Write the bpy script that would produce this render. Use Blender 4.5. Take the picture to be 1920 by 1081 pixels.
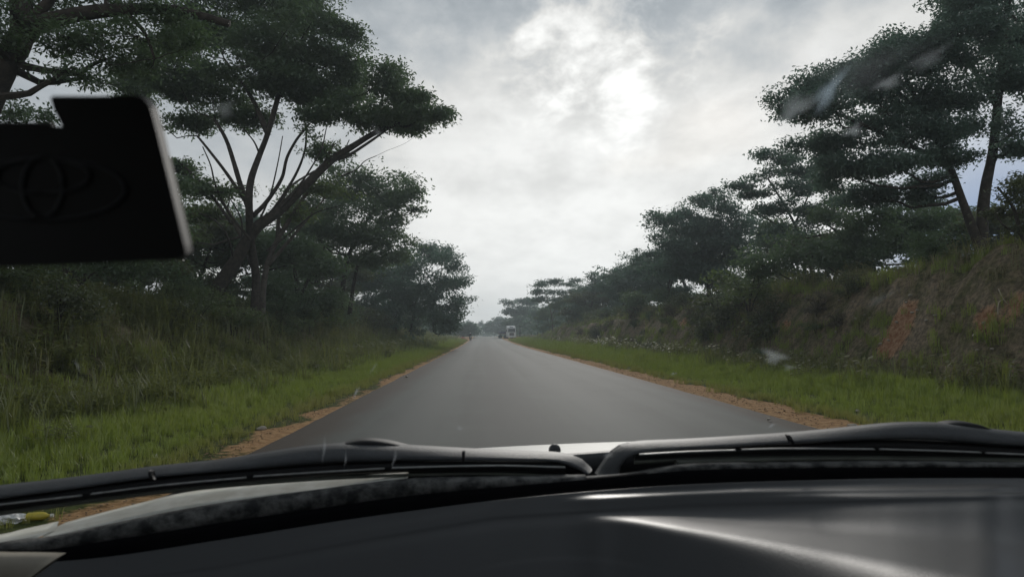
import bpy, bmesh, math, random
import numpy as np
from mathutils import Vector, Matrix, Euler

for o in list(bpy.data.objects):
    bpy.data.objects.remove(o)
S = bpy.context.scene
COL = S.collection

# ------------------------------------------------------------------ camera
EYE = Vector((0.0, 0.0, 1.5))
FPX = 1280.0
YAW = math.atan(55 / FPX)
PITCH = math.atan(88 / FPX)
cam_d = bpy.data.cameras.new('camera')
cam = bpy.data.objects.new('camera', cam_d)
COL.objects.link(cam)
cam_d.sensor_width = 36.0
cam_d.lens = 24.0
cam_d.clip_start = 0.02
cam_d.clip_end = 6000
cam.location = EYE
cam.rotation_euler = Euler((math.radians(90) + PITCH, 0, -YAW), 'XYZ')
cam_d.dof.use_dof = True
cam_d.dof.focus_distance = 30.0
cam_d.dof.aperture_fstop = 8.5
S.camera = cam
CAMR = cam.rotation_euler.to_matrix()

# ------------------------------------------------------------------ world and sun
SUN_EL, SUN_AZ = math.radians(23.5), math.radians(9.5)      # azimuth measured from the road's direction to the right
W = bpy.data.worlds.new("World")
S.world = W
W.use_nodes = True


def N(nt, typ, ins=None, **kw):
    n = nt.nodes.new(typ)
    for k, v in kw.items():
        setattr(n, k, v)
    for k, v in (ins or {}).items():
        s = n.inputs[k]
        if hasattr(v, 'is_output') or isinstance(v, bpy.types.NodeSocket):
            nt.links.new(v, s)
        else:
            s.default_value = v
    return n


def M(nt, op, a, b=None, c=None, clamp=False):
    n = nt.nodes.new('ShaderNodeMath')
    n.operation = op
    n.use_clamp = clamp
    for i, v in enumerate((a, b, c)):
        if v is None:
            continue
        if isinstance(v, bpy.types.NodeSocket):
            nt.links.new(v, n.inputs[i])
        else:
            n.inputs[i].default_value = v
    return n.outputs[0]


def MIXC(nt, f, a, b):
    n = nt.nodes.new('ShaderNodeMix')
    n.data_type = 'RGBA'
    for s, v in ((n.inputs[0], f), (n.inputs[6], a), (n.inputs[7], b)):
        if isinstance(v, bpy.types.NodeSocket):
            nt.links.new(v, s)
        elif s.type == 'VALUE':
            s.default_value = v
        else:
            s.default_value = (*v, 1) if len(v) == 3 else v
    return n.outputs[2]


def SMOOTH(nt, v, lo, hi, tolo=0.0, tohi=1.0):
    n = nt.nodes.new('ShaderNodeMapRange')
    n.interpolation_type = 'SMOOTHSTEP'
    nt.links.new(v, n.inputs[0])
    for i, q in enumerate((lo, hi, tolo, tohi)):
        n.inputs[i + 1].default_value = q
    return n.outputs[0]


def build_world():
    nt = W.node_tree
    nt.nodes.clear()
    out = N(nt, 'ShaderNodeOutputWorld')
    bg = N(nt, 'ShaderNodeBackground', {'Strength': 0.1})
    sky = N(nt, 'ShaderNodeTexSky', sky_type='NISHITA', sun_disc=False)
    sky.sun_elevation = SUN_EL
    sky.sun_rotation = SUN_AZ
    tc = N(nt, 'ShaderNodeTexCoord')
    nm = N(nt, 'ShaderNodeVectorMath', {0: tc.outputs['Generated']}, operation='NORMALIZE').outputs[0]
    sep = N(nt, 'ShaderNodeSeparateXYZ', {0: nm})
    x, y, z = sep.outputs
    zz = M(nt, 'ADD', M(nt, 'MAXIMUM', z, 0.0), 0.30)
    p = N(nt, 'ShaderNodeCombineXYZ', {0: M(nt, 'DIVIDE', x, zz), 1: M(nt, 'DIVIDE', y, zz), 2: 0.0}).outputs[0]
    mp = N(nt, 'ShaderNodeMapping', {'Vector': p, 'Location': (6.1, 2.7, 0), 'Scale': (1.0, 0.8, 1)}).outputs[0]
    n1 = N(nt, 'ShaderNodeTexNoise', {'Vector': mp, 'Scale': 2.9, 'Detail': 7.0, 'Roughness': 0.5, 'Distortion': 0.0}).outputs[0]
    n2 = N(nt, 'ShaderNodeTexNoise', {'Vector': mp, 'Scale': 8.0, 'Detail': 6.0, 'Roughness': 0.6, 'Distortion': 0.15}).outputs[0]
    n0 = N(nt, 'ShaderNodeTexNoise', {'Vector': mp, 'Scale': 0.7, 'Detail': 3.0, 'Roughness': 0.5}).outputs[0]
    sd = (math.sin(SUN_AZ) * math.cos(SUN_EL), math.cos(SUN_AZ) * math.cos(SUN_EL), math.sin(SUN_EL))
    dt = N(nt, 'ShaderNodeVectorMath', {0: nm, 1: sd}, operation='DOT_PRODUCT').outputs['Value']
    wide = SMOOTH(nt, dt, 0.80, 1.0)
    tight = SMOOTH(nt, dt, 0.978, 0.998)
    cl = M(nt, 'ADD', M(nt, 'MULTIPLY', n1, 0.62), M(nt, 'MULTIPLY', n2, 0.38))
    thin = SMOOTH(nt, cl, 0.36, 0.64)                       # 1 where the cloud is thin
    hor = SMOOTH(nt, z, 0.06, 0.46)                         # 0 at the horizon
    base_h = 0.86
    high = M(nt, 'ADD', M(nt, 'MULTIPLY', thin, 0.24), 0.36)
    leftd = M(nt, 'SUBTRACT', 1.0, M(nt, 'MULTIPLY', SMOOTH(nt, x, 0.05, -0.35), 0.30))
    v = M(nt, 'ADD', M(nt, 'MULTIPLY', high, hor), M(nt, 'MULTIPLY', M(nt, 'SUBTRACT', 1.0, hor), M(nt, 'ADD', base_h - 0.04, M(nt, 'MULTIPLY', thin, 0.06))))
    v = M(nt, 'MULTIPLY', M(nt, 'MULTIPLY', v, leftd), SMOOTH(nt, z, .37, .49, 1.0, .58))
    g = M(nt, 'MULTIPLY', wide, M(nt, 'ADD', 0.10, M(nt, 'MULTIPLY', thin, 0.10)))
    g2 = M(nt, 'MULTIPLY', tight, M(nt, 'MULTIPLY', M(nt, 'ADD', 0.08, SMOOTH(nt, cl, 0.47, 0.60)), 0.55))
    core = SMOOTH(nt, M(nt, 'ADD', dt, M(nt, 'MULTIPLY', M(nt, 'SUBTRACT', n2, .5), .045)), .990, 1.008)
    v = M(nt, 'ADD', M(nt, 'ADD', v, g), M(nt, 'ADD', M(nt, 'MULTIPLY', g2, .08), M(nt, 'MULTIPLY', core, .34)))
    # low rain cloud, blue-grey, far to the right
    side = M(nt, 'MULTIPLY', SMOOTH(nt, x, 0.45, 0.60), SMOOTH(nt, z, 0.34, 0.10))
    cool = MIXC(nt, SMOOTH(nt, v, 0.30, 0.75), (0.90, 1.0, 1.09), (1.0, 1.005, 0.985))
    cc = N(nt, 'ShaderNodeVectorMath', {0: cool}, operation='SCALE')
    nt.links.new(M(nt, 'MULTIPLY', v, 9.0), cc.inputs['Scale'])
    rain = MIXC(nt, M(nt, 'MULTIPLY', side, 0.9), cc.outputs[0], (1.6, 2.6, 4.6))
    opening = M(nt, 'MULTIPLY', SMOOTH(nt, n0, 0.62, 0.72), 0.35)
    col = MIXC(nt, opening, rain, sky.outputs[0])
    nt.links.new(col, bg.inputs['Color'])
    nt.links.new(bg.outputs[0], out.inputs[0])


build_world()
sun_d = bpy.data.lights.new('sun', 'SUN')
sun_d.energy = 1.1
sun_d.angle = math.radians(14)
sun_d.color = (1.0, 0.96, 0.9)
sun = bpy.data.objects.new('sun', sun_d)
COL.objects.link(sun)
sun.location = (0, 0, 50)
sun.rotation_euler = Vector((math.sin(SUN_AZ) * math.cos(SUN_EL), math.cos(SUN_AZ) * math.cos(SUN_EL), math.sin(SUN_EL))).to_track_quat('Z', 'Y').to_euler()

S.view_settings.view_transform = 'Standard'
S.view_settings.look = 'None'
S.view_settings.exposure = 0.22
S.view_settings.gamma = 1.0
S.view_settings.use_curve_mapping = False
S.render.engine = 'CYCLES'
S.cycles.max_bounces = 6
S.cycles.diffuse_bounces = 3
S.cycles.glossy_bounces = 3
S.cycles.transmission_bounces = 4
S.cycles.transparent_max_bounces = 12
S.cycles.volume_bounces = 1
S.cycles.use_denoising = True
S.cycles.caustics_reflective = False
S.cycles.caustics_refractive = False

# ------------------------------------------------------------------ helpers
rng = np.random.default_rng(7)
random.seed(7)


def ray(px, py):
    d = CAMR @ Vector(((px - 960) / FPX, -(py - 540.5) / FPX, -1))
    return d


def at(px, py, Y):
    d = ray(px, py)
    return EYE + d * (Y / d.y)


def atz(px, py, z):
    d = ray(px, py)
    return EYE + d * ((z - EYE.z) / d.z)


def _h(ix, iy, seed):
    n = (ix.astype(np.int64) * 374761393 + iy.astype(np.int64) * 668265263 + seed * 974711) & 0xffffffff
    n = ((n ^ (n >> 13)) * 1274126177) & 0xffffffff
    n = n ^ (n >> 16)
    return (n & 0xffff) / 65535.0


def vn(x, y, seed=0):
    x = np.asarray(x, float)
    y = np.asarray(y, float)
    ix, iy = np.floor(x), np.floor(y)
    fx, fy = x - ix, y - iy
    fx = fx * fx * (3 - 2 * fx)
    fy = fy * fy * (3 - 2 * fy)
    a, b = _h(ix, iy, seed), _h(ix + 1, iy, seed)
    c, d = _h(ix, iy + 1, seed), _h(ix + 1, iy + 1, seed)
    return (a * (1 - fx) + b * fx) * (1 - fy) + (c * (1 - fx) + d * fx) * fy


def fbm(x, y, seed=0, o=4):
    s, a, t = 0, 0.5, 0
    for i in range(o):
        s = s + a * vn(np.asarray(x) * 2 ** i, np.asarray(y) * 2 ** i, seed + i)
        t += a
        a *= 0.5
    return s / t - 0.5


def ss(a, b, v):
    t = np.clip((np.asarray(v, float) - a) / (b - a), 0, 1)
    return t * t * (3 - 2 * t)


def mesh_obj(name, verts, faces, mat, parent=None, smooth=False, loc=None):
    me = bpy.data.meshes.new(name)
    verts = np.asarray(verts, dtype=np.float32)
    if isinstance(faces, np.ndarray):
        nf, k = faces.shape
        me.vertices.add(len(verts))
        me.vertices.foreach_set('co', verts.ravel())
        me.loops.add(nf * k)
        me.loops.foreach_set('vertex_index', faces.astype(np.int32).ravel())
        me.polygons.add(nf)
        me.polygons.foreach_set('loop_start', np.arange(0, nf * k, k, dtype=np.int32))
        me.update(calc_edges=True)
    else:
        me.from_pydata([tuple(v) for v in verts.tolist()], [], faces)
        me.update()
    if smooth:
        me.polygons.foreach_set('use_smooth', np.ones(len(me.polygons), dtype=bool))
    if mat is not None:
        for m in (mat if isinstance(mat, (list, tuple)) else [mat]):
            me.materials.append(m)
    o = bpy.data.objects.new(name, me)
    COL.objects.link(o)
    if parent is not None:
        o.parent = parent
    if loc is not None:
        o.location = loc
    return o


def empty(name, loc, label, cat, group=None, rz=0.0):
    o = bpy.data.objects.new(name, None)
    o.empty_display_size = 0.3
    COL.objects.link(o)
    o.location = loc
    o.rotation_euler = (0, 0, rz)
    tag(o, label, cat, group)
    return o


def tag(o, label, cat, group=None, kind=None):
    if label:
        o['label'] = label
    if cat:
        o['category'] = cat
    if group:
        o['group'] = group
    if kind:
        o['kind'] = kind
    return o


class MB:
    """collects simple shapes into one mesh"""

    def __init__(s):
        s.v, s.f = [], []

    def add(s, vs, fs):
        n = len(s.v)
        s.v += [tuple(v) for v in vs]
        s.f += [tuple(i + n for i in f) for f in fs]

    def box(s, c, d, rz=0.0, bev=0.0, taper=1.0):
        x, y, z = [k / 2 for k in d]
        b = min(bev, x * .9, y * .9) if bev else 0
        cr, sr = math.cos(rz), math.sin(rz)
        if b:
            ring = [(-x + b, -y), (x - b, -y), (x, -y + b), (x, y - b), (x - b, y), (-x + b, y), (-x, y - b), (-x, -y + b)]
            lv = [(-z, 1 - b / max(x, y)), (-z + b, 1), (z - b, taper), (z, taper * (1 - b / max(x, y)))]
        else:
            ring = [(-x, -y), (x, -y), (x, y), (-x, y)]
            lv = [(-z, 1), (z, taper)]
        vs = []
        for h, k in lv:
            for (a, e) in ring:
                vs.append((c[0] + (a * cr - e * sr) * k, c[1] + (a * sr + e * cr) * k, c[2] + h))
        n = len(ring)
        fs = [tuple(reversed(range(n))), tuple(range(n * (len(lv) - 1), n * len(lv)))]
        for l in range(len(lv) - 1):
            for i in range(n):
                fs.append((l * n + i, l * n + (i + 1) % n, (l + 1) * n + (i + 1) % n, (l + 1) * n + i))
        s.add(vs, fs)
        return s

    def tube(s, pts, r, n=6):
        v, f = tube_arrays(pts, r, n)
        s.add(v.tolist(), f)
        return s

    def wheel(s, c, R, w, axis='x', n=20):
        vs = []
        prof = [(-w / 2, R * .8), (-w / 2, R * .95), (-w / 2 * .8, R), (w / 2 * .8, R), (w / 2, R * .95), (w / 2, R * .8)]
        for i in range(n):
            a = 2 * math.pi * i / n
            for (t, r) in prof:
                q = (t, math.cos(a) * r, math.sin(a) * r) if axis == 'x' else (math.cos(a) * r, t, math.sin(a) * r)
                vs.append((c[0] + q[0], c[1] + q[1], c[2] + q[2]))
        k = len(prof)
        fs = []
        for i in range(n):
            j = (i + 1) % n
            for l in range(k):
                m = (l + 1) % k
                fs.append((i * k + l, i * k + m, j * k + m, j * k + l))
        s.add(vs, fs)
        return s

    def build(s, name, mat, parent=None, smooth=False):
        return mesh_obj(name, s.v, s.f, mat, parent, smooth)


def catmull(P, n):
    P = np.asarray(P, float)
    P = np.vstack([2 * P[0] - P[1], P, 2 * P[-1] - P[-2]])
    out = []
    for i in range(1, len(P) - 2):
        t = np.linspace(0, 1, n, endpoint=False)[:, None]
        a, b, c, d = P[i - 1], P[i], P[i + 1], P[i + 2]
        out.append(.5 * ((2 * b) + (-a + c) * t + (2 * a - 5 * b + 4 * c - d) * t ** 2 + (-a + 3 * b - 3 * c + d) * t ** 3))
    out.append(P[-2][None])
    return np.vstack(out)


def tube_arrays(pts, r, n=6):
    P = np.asarray(pts, float)
    m = len(P)
    R = np.broadcast_to(np.asarray(r, float), (m,)) if np.ndim(r) else np.full(m, float(r))
    T = np.gradient(P, axis=0)
    T /= np.linalg.norm(T, axis=1)[:, None] + 1e-9
    ref = np.array([0, 0, 1.0]) if abs(T[0][2]) < .8 else np.array([1.0, 0, 0])
    A = np.cross(T, ref)
    A /= np.linalg.norm(A, axis=1)[:, None] + 1e-9
    B = np.cross(T, A)
    an = np.arange(n) * 2 * math.pi / n
    V = P[:, None] + R[:, None, None] * (np.cos(an)[None, :, None] * A[:, None] + np.sin(an)[None, :, None] * B[:, None])
    V = V.reshape(-1, 3)
    F = []
    for i in range(m - 1):
        for j in range(n):
            k = (j + 1) % n
            F.append((i * n + j, i * n + k, (i + 1) * n + k, (i + 1) * n + j))
    F.append(tuple(reversed(range(n))))
    F.append(tuple(range((m - 1) * n, m * n)))
    return V, F


# ------------------------------------------------------------------ materials
def mat(name):
    m = bpy.data.materials.new(name)
    m.use_nodes = True
    nt = m.node_tree
    nt.nodes.clear()
    out = N(nt, 'ShaderNodeOutputMaterial')
    return m, nt, out


def pmat(name, col, rough=0.6, spec=0.5, metal=0.0, nscale=0, namp=0.25, bump=0.0, bscale=40, col2=None, coat=0.0):
    m, nt, out = mat(name)
    b = N(nt, 'ShaderNodeBsdfPrincipled', {'Roughness': rough, 'Coat Roughness': .3, 'Specular IOR Level': spec, 'Metallic': metal, 'Coat Weight': coat})
    tc = N(nt, 'ShaderNodeTexCoord')
    if nscale:
        n = N(nt, 'ShaderNodeTexNoise', {'Vector': tc.outputs['Object'], 'Scale': nscale, 'Detail': 6.0, 'Roughness': .6}).outputs[0]
        c2 = col2 or tuple(c * (1 - namp) for c in col)
        nt.links.new(MIXC(nt, SMOOTH(nt, n, .35, .65), col, c2), b.inputs['Base Color'])
    else:
        b.inputs['Base Color'].default_value = (*col, 1)
    if bump:
        n = N(nt, 'ShaderNodeTexNoise', {'Vector': tc.outputs['Object'], 'Scale': bscale, 'Detail': 4.0}).outputs[0]
        bp = N(nt, 'ShaderNodeBump', {'Strength': bump, 'Distance': 0.01, 'Height': n})
        nt.links.new(bp.outputs[0], b.inputs['Normal'])
    nt.links.new(b.outputs[0], out.inputs[0])
    return m


def leafmat(name, c1, c2, trans=0.45, scale=0.35, instancer=False, tipcol=None):
    m, nt, out = mat(name)
    geo = N(nt, 'ShaderNodeNewGeometry')
    n = N(nt, 'ShaderNodeTexNoise', {'Vector': geo.outputs['Position'], 'Scale': scale, 'Detail': 3.0}).outputs[0]
    n2 = N(nt, 'ShaderNodeTexWhiteNoise', noise_dimensions='1D')
    nt.links.new(geo.outputs['Random Per Island'], n2.inputs['W'])
    f = M(nt, 'ADD', M(nt, 'MULTIPLY', SMOOTH(nt, n, .35, .65), .6), M(nt, 'MULTIPLY', n2.outputs['Value'], .4))
    c = MIXC(nt, f, c1, c2)
    if instancer:
        a = N(nt, 'ShaderNodeAttribute', attribute_type='INSTANCER', attribute_name='tint')
        c = MIXC(nt, a.outputs['Fac'], c, tipcol)
    d = N(nt, 'ShaderNodeBsdfDiffuse', {'Color': c})
    t = N(nt, 'ShaderNodeBsdfTranslucent', {'Color': MIXC(nt, .5, c, tuple(min(1, k * 1.7) for k in c2))})
    mx = N(nt, 'ShaderNodeMixShader', {0: trans, 1: d.outputs[0], 2: t.outputs[0]})
    gl = N(nt, 'ShaderNodeBsdfGlossy', {'Color': (1, 1, 1, 1), 'Roughness': .5})
    mx2 = N(nt, 'ShaderNodeMixShader', {0: .065, 1: mx.outputs[0], 2: gl.outputs[0]})
    nt.links.new(mx2.outputs[0], out.inputs[0])
    return m


M_leaf = leafmat('leaf_dark_green', (.052, .094, .042), (.100, .158, .062))
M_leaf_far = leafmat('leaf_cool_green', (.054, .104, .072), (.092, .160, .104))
M_leaf_veil = leafmat('leaf_green_blue_veil', (.062, .112, .080), (.108, .172, .124))  # bluish veil of the windscreen mixed into the leaf colour
M_leaf_lt = leafmat('leaf_fresh_green', (.060, .095, .028), (.105, .150, .040))
M_leaf_scrub = leafmat('leaf_scrub', (.046, .062, .024), (.085, .105, .034))
M_leaf_dry = leafmat('leaf_dry_scrub', (.060, .050, .030), (.095, .080, .045))
M_grass = leafmat('grass_blade', (.165, .225, .024), (.245, .315, .042), .35, .5, True, (.26, .22, .07))
M_weed = leafmat('weed_blade', (.095, .115, .026), (.165, .185, .042), .4, .4, True, (.31, .25, .16))
M_bark = pmat('bark_dark', (.07, .058, .048), .9, .2, nscale=6, namp=.5, bump=.8, bscale=25)
M_bark_lt = pmat('bark_pale', (.14, .12, .10), .9, .2, nscale=5, namp=.4, bump=.6, bscale=25)
M_stick = pmat('dry_stick', (.55, .48, .38), .8, .2, nscale=20)
M_stone = pmat('pale_stone', (.50, .45, .38), .9, .2, nscale=9, namp=.35, bump=.6, bscale=12)
M_gravel = pmat('gravel_brown', (.34, .24, .15), .95, .15, nscale=3, namp=.45)


def ground_mat():
    m, nt, out = mat('ground_soil_and_grass')
    geo = N(nt, 'ShaderNodeNewGeometry').outputs['Position']
    at_ = N(nt, 'ShaderNodeAttribute', attribute_name='zone')
    sep = N(nt, 'ShaderNodeSeparateColor', {0: at_.outputs['Color']})
    sand, soil, dry = sep.outputs
    a = N(nt, 'ShaderNodeTexNoise', {'Vector': geo, 'Scale': .9, 'Detail': 8.0, 'Roughness': .65}).outputs[0]
    b = N(nt, 'ShaderNodeTexNoise', {'Vector': geo, 'Scale': 7.0, 'Detail': 6.0, 'Roughness': .7}).outputs[0]
    green = MIXC(nt, SMOOTH(nt, b, .35, .65), (.045, .062, .012), (.095, .115, .024))
    brown = MIXC(nt, SMOOTH(nt, b, .35, .65), (.15, .12, .085), (.38, .29, .20))
    g = MIXC(nt, M(nt, 'MULTIPLY', dry, SMOOTH(nt, a, .3, .6), clamp=True), green, brown)
    red = MIXC(nt, SMOOTH(nt, b, .35, .68), (.34, .15, .075), (.60, .38, .24))
    sn = MIXC(nt, SMOOTH(nt, b, .3, .7), (.32, .165, .070), (.56, .35, .17))
    g = MIXC(nt, SMOOTH(nt, M(nt, 'ADD', soil, M(nt, 'MULTIPLY', M(nt, 'SUBTRACT', b, .5), .9)), .35, .6), g, red)
    g = MIXC(nt, SMOOTH(nt, M(nt, 'ADD', sand, M(nt, 'MULTIPLY', M(nt, 'SUBTRACT', b, .5), .8)), .35, .6), g, sn)
    bs = N(nt, 'ShaderNodeBsdfPrincipled', {'Base Color': g, 'Roughness': .95, 'Specular IOR Level': .15})
    bp = N(nt, 'ShaderNodeBump', {'Strength': 1.0, 'Distance': .14, 'Height': b})
    nt.links.new(bp.outputs[0], bs.inputs['Normal'])
    nt.links.new(bs.outputs[0], out.inputs[0])
    return m


def road_mat():
    m, nt, out = mat('aged_asphalt')
    geo = N(nt, 'ShaderNodeNewGeometry').outputs['Position']
    sx = N(nt, 'ShaderNodeSeparateXYZ', {0: geo})
    st = N(nt, 'ShaderNodeMapping', {'Vector': geo, 'Scale': (1.0, .03, 1)}).outputs[0]
    bands = N(nt, 'ShaderNodeTexNoise', {'Vector': st, 'Scale': .9, 'Detail': 4.0, 'Roughness': .55}).outputs[0]
    blot = N(nt, 'ShaderNodeTexNoise', {'Vector': geo, 'Scale': .35, 'Detail': 5.0, 'Roughness': .6}).outputs[0]
    fine = N(nt, 'ShaderNodeTexNoise', {'Vector': geo, 'Scale': 60.0, 'Detail': 3.0, 'Roughness': .8}).outputs[0]
    f = M(nt, 'ADD', M(nt, 'MULTIPLY', bands, .7), M(nt, 'MULTIPLY', blot, .3))
    c = MIXC(nt, SMOOTH(nt, f, .38, .62), (.055, .063, .058), (.082, .092, .085))
    c = MIXC(nt, M(nt, 'MULTIPLY', SMOOTH(nt, fine, .45, .7), .35), c, (.15, .155, .15))
    # dark centre line of worn binder and dusty brown edges
    cen = M(nt, 'ABSOLUTE', M(nt, 'SUBTRACT', sx.outputs[0], .55))
    tr1 = M(nt, 'ABSOLUTE', M(nt, 'SUBTRACT', M(nt, 'ABSOLUTE', M(nt, 'SUBTRACT', sx.outputs[0], .6)), 1.75))
    c = MIXC(nt, M(nt, 'MULTIPLY', SMOOTH(nt, tr1, .8, .1), .75), c, (.112, .119, .112))
    c = MIXC(nt, M(nt, 'MULTIPLY', SMOOTH(nt, cen, .9, .1), .7), c, (.050, .053, .051))
    edn = M(nt, 'MULTIPLY', M(nt, 'SUBTRACT', blot, .5), .8)
    el = M(nt, 'ADD', M(nt, 'SUBTRACT', -2.1, sx.outputs[0]), edn)
    er = M(nt, 'ADD', M(nt, 'SUBTRACT', sx.outputs[0], 4.85), edn)
    ed = M(nt, 'MAXIMUM', SMOOTH(nt, el, -.25, .5), SMOOTH(nt, er, -.15, .35))
    dust = MIXC(nt, SMOOTH(nt, fine, .4, .6), (.034, .024, .018), (.066, .046, .033))
    c = MIXC(nt, M(nt, 'MULTIPLY', ed, .85), c, dust)
    bs = N(nt, 'ShaderNodeBsdfPrincipled', {'Base Color': c, 'Roughness': .72, 'Specular IOR Level': .13})
    bp = N(nt, 'ShaderNodeBump', {'Strength': .35, 'Distance': .01, 'Height': fine})
    nt.links.new(bp.outputs[0], bs.inputs['Normal'])
    nt.links.new(bs.outputs[0], out.inputs[0])
    return m


# ------------------------------------------------------------------ terrain
XL, XR = -3.05, 5.55          # asphalt edges


def base_z(Y):
    Y = np.asarray(Y, float)
    return 1.0 * ss(80, 280, Y) - 0.006 * np.clip(Y - 310, 0, 500)


def edge_n(Y, seed):
    return fbm(np.asarray(Y) * .35, np.zeros_like(np.asarray(Y, float)) + .5, seed, 3)


def ground_z(x, Y):
    x = np.asarray(x, float)
    Y = np.asarray(Y, float)
    z = base_z(Y)
    # right bank
    hr = 3.7 * (1 - ss(95, 175, Y) * .75) * (1 - .12 * ss(25, 50, Y)) * (.9 + .35 * fbm(Y * .07, x * 0 + 3.3, 11, 3))
    toe = 11.6 + 1.2 * fbm(Y * .12, x * 0 + 1.3, 5, 3)
    wd = 2.6 + 1.4 * fbm(Y * .2, x * 0 + 7.7, 8, 2)
    k = ss(0, 1, (x - toe) / wd)
    z = z + hr * k + .05 * np.clip(x - toe - wd, 0, 40) * (1 - ss(140, 200, Y))
    z = z + .18 * ss(6.8, 11, x)
    # left bank
    hl = 2.7 * (1 - ss(90, 165, Y) * .78) * (.95 + .4 * fbm(Y * .06, x * 0 + 9.3, 21, 3))
    tl = 7.4 + 1.0 * fbm(Y * .1, x * 0 + 2.3, 15, 3)
    kl = ss(0, 1, (-x - tl) / 4.6)
    z = z + hl * kl + .03 * np.clip(-x - 12, 0, 40) * (1 - ss(140, 200, Y))
    # relief
    rough = ss(7.0, 12, x) + ss(5.5, 9, -x)
    z = z + rough * (.38 * fbm(x * .9, Y * .9, 31, 4) + .22 * fbm(x * 2.7, Y * 2.7, 41, 3)) - 1.5 * (np.abs(fbm(x * .35, Y * .8, 33, 4)) - .1) * ss(11.4, 12.6, x) * (1 - ss(15, 17, x))
    z = z + .05 * fbm(x * 2, Y * 2, 51, 3) * ss(0, .6, np.maximum(x - XR - .1, XL - .1 - x))
    under = ss(.45, .1, np.maximum(x - XR, XL - x)) if False else 1 - ss(-.25, .03, np.maximum(x - XR, XL - x))
    return z - .06 * under - .01


def bare_soil(x, Y, z):
    """1 on the bare red slips of the right bank"""
    s = np.zeros_like(x)
    for (px, py, w, h) in RED:
        c = bank_hit(px, py)
        s = np.maximum(s, np.exp(-(((Y - c.y) / w) ** 2 + ((z - c.z) / h) ** 2)) * (x > 8))
    return s


def bank_hit(px, py, side=1):
    d = ray(px, py)
    ts = np.linspace(4, 200, 4000)
    X, Y, Z = EYE.x + d.x / d.y * ts, ts, EYE.z + d.z / d.y * ts
    g = ground_z(X, Y)
    i = int(np.argmax(Z <= g))
    return Vector((X[i], Y[i], float(g[i])))


RED = [(1700, 590, .55, .5), (1690, 620, .7, .45), (1668, 650, .7, .4), (1290, 600, .9, .4), (1470, 615, .5, .25), (1900, 585, .5, .35), (1850, 600, .5, .3)]

M_ground = ground_mat()
M_road = road_mat()


def axis(segs):
    out = []
    for a, b, st in segs:
        out += list(np.arange(a, b, st))
    return np.array(out + [segs[-1][1]])


def build_terrain():
    xs = axis([(-500, -200, 100), (-200, -60, 14), (-60, -20, 2.0), (-20, -9, .45), (-9, -2.6, .2), (-2.6, 5.2, 1.3), (5.2, 7, .15), (7, 17, .3), (17, 26, .8), (26, 60, 2.5), (60, 200, 14), (200, 500, 100)])
    ys = axis([(-60, 0, 6), (0, 4, 1), (4, 45, .28), (45, 90, .8), (90, 240, 2.5), (240, 500, 10), (500, 800, 100)])
    X, Y = np.meshgrid(xs, ys)
    Z = ground_z(X.ravel(), Y.ravel())
    nx, ny = len(xs), len(ys)
    V = np.stack([X.ravel(), Y.ravel(), Z], 1)
    i = np.arange(nx * ny).reshape(ny, nx)
    F = np.stack([i[:-1, :-1].ravel(), i[:-1, 1:].ravel(), i[1:, 1:].ravel(), i[1:, :-1].ravel()], 1)
    o = mesh_obj('ground', V, F, M_ground, smooth=True)
    x, y, z = V[:, 0], V[:, 1], V[:, 2]
    en = fbm(y * .8, y * 0 + 4.4, 61, 4)
    sr = ss(5.25, 5.5, x) * (1 - ss(6.05, 6.35, x + en * 1.3 - ss(60, 20, y) * .25))
    el = fbm(y * .9, y * 0 + 8.4, 63, 4)
    patch = .5 + .5 * np.clip(fbm(y * .25, y * 0 + 1.1, 66, 3) * 3 + .45, 0, 1)
    sl = ss(2.7, 2.9, -x) * (1 - ss(3.2, 3.5, -x + el * 1.1)) * patch
    far = ss(165, 185, y) * ss(5.4, 5.8, x) * (1 - ss(11, 13, x)) * (1 - ss(235, 250, y))
    farl = ss(150, 165, y) * ss(3.1, 3.6, -x) * (1 - ss(10, 13, -x)) * .8
    sand = np.clip(sr + sl + far + farl, 0, 1)
    soil = bare_soil(x, y, z)
    dry = np.clip(ss(10.8, 12.5, x) * (1 - ss(15, 17, x)) * .95 + ss(6.5, 8.5, -x) * .6, 0, 1)
    a = o.data.color_attributes.new('zone', 'FLOAT_COLOR', 'POINT')
    a.data.foreach_set('color', np.stack([sand, soil, dry, np.ones_like(x)], 1).astype(np.float32).ravel())
    tag(o, 'grassy roadside ground rising into banks on both sides', None, kind='structure')
    # road
    ys = axis([(-60, 0, 6), (0, 60, .5), (60, 240, 2), (240, 420, 6)])
    us = np.linspace(0, 1, 15)
    V = []
    for yy in ys:
        l = XL + .22 * float(edge_n(yy * 3, 71)) + .1 * float(fbm(yy * 3.1, .2, 73, 2))
        r = XR + .22 * float(edge_n(yy * 3, 72)) + .1 * float(fbm(yy * 3.1, .9, 74, 2))
        for u in us:
            V.append((l + (r - l) * u, yy, float(base_z(yy)) + .03 * (1 - (2 * u - 1) ** 2) + .004 - .03 * (abs(2 * u - 1) > .99)))
    n, k = len(ys), len(us)
    i = np.arange(n * k).reshape(n, k)
    F = np.stack([i[:-1, :-1].ravel(), i[:-1, 1:].ravel(), i[1:, 1:].ravel(), i[1:, :-1].ravel()], 1)
    r = mesh_obj('road', np.array(V), F, M_road, smooth=True)
    tag(r, 'straight unmarked grey asphalt road running to the horizon', None, kind='structure')


build_terrain()

# haze box
hz = MB().box((0, 370, 10), (1100, 900, 46)).build('haze', None)
hm, hnt, hout = mat('thin_air')
pv = N(hnt, 'ShaderNodeVolumePrincipled', {'Color': (.84, .94, 1.0, 1), 'Density': 0.0011, 'Anisotropy': .3})
hnt.links.new(pv.outputs[0], hout.inputs['Volume'])
hz.data.materials.append(hm)
tag(hz, 'pale humid air over the road', None, kind='stuff')


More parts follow.
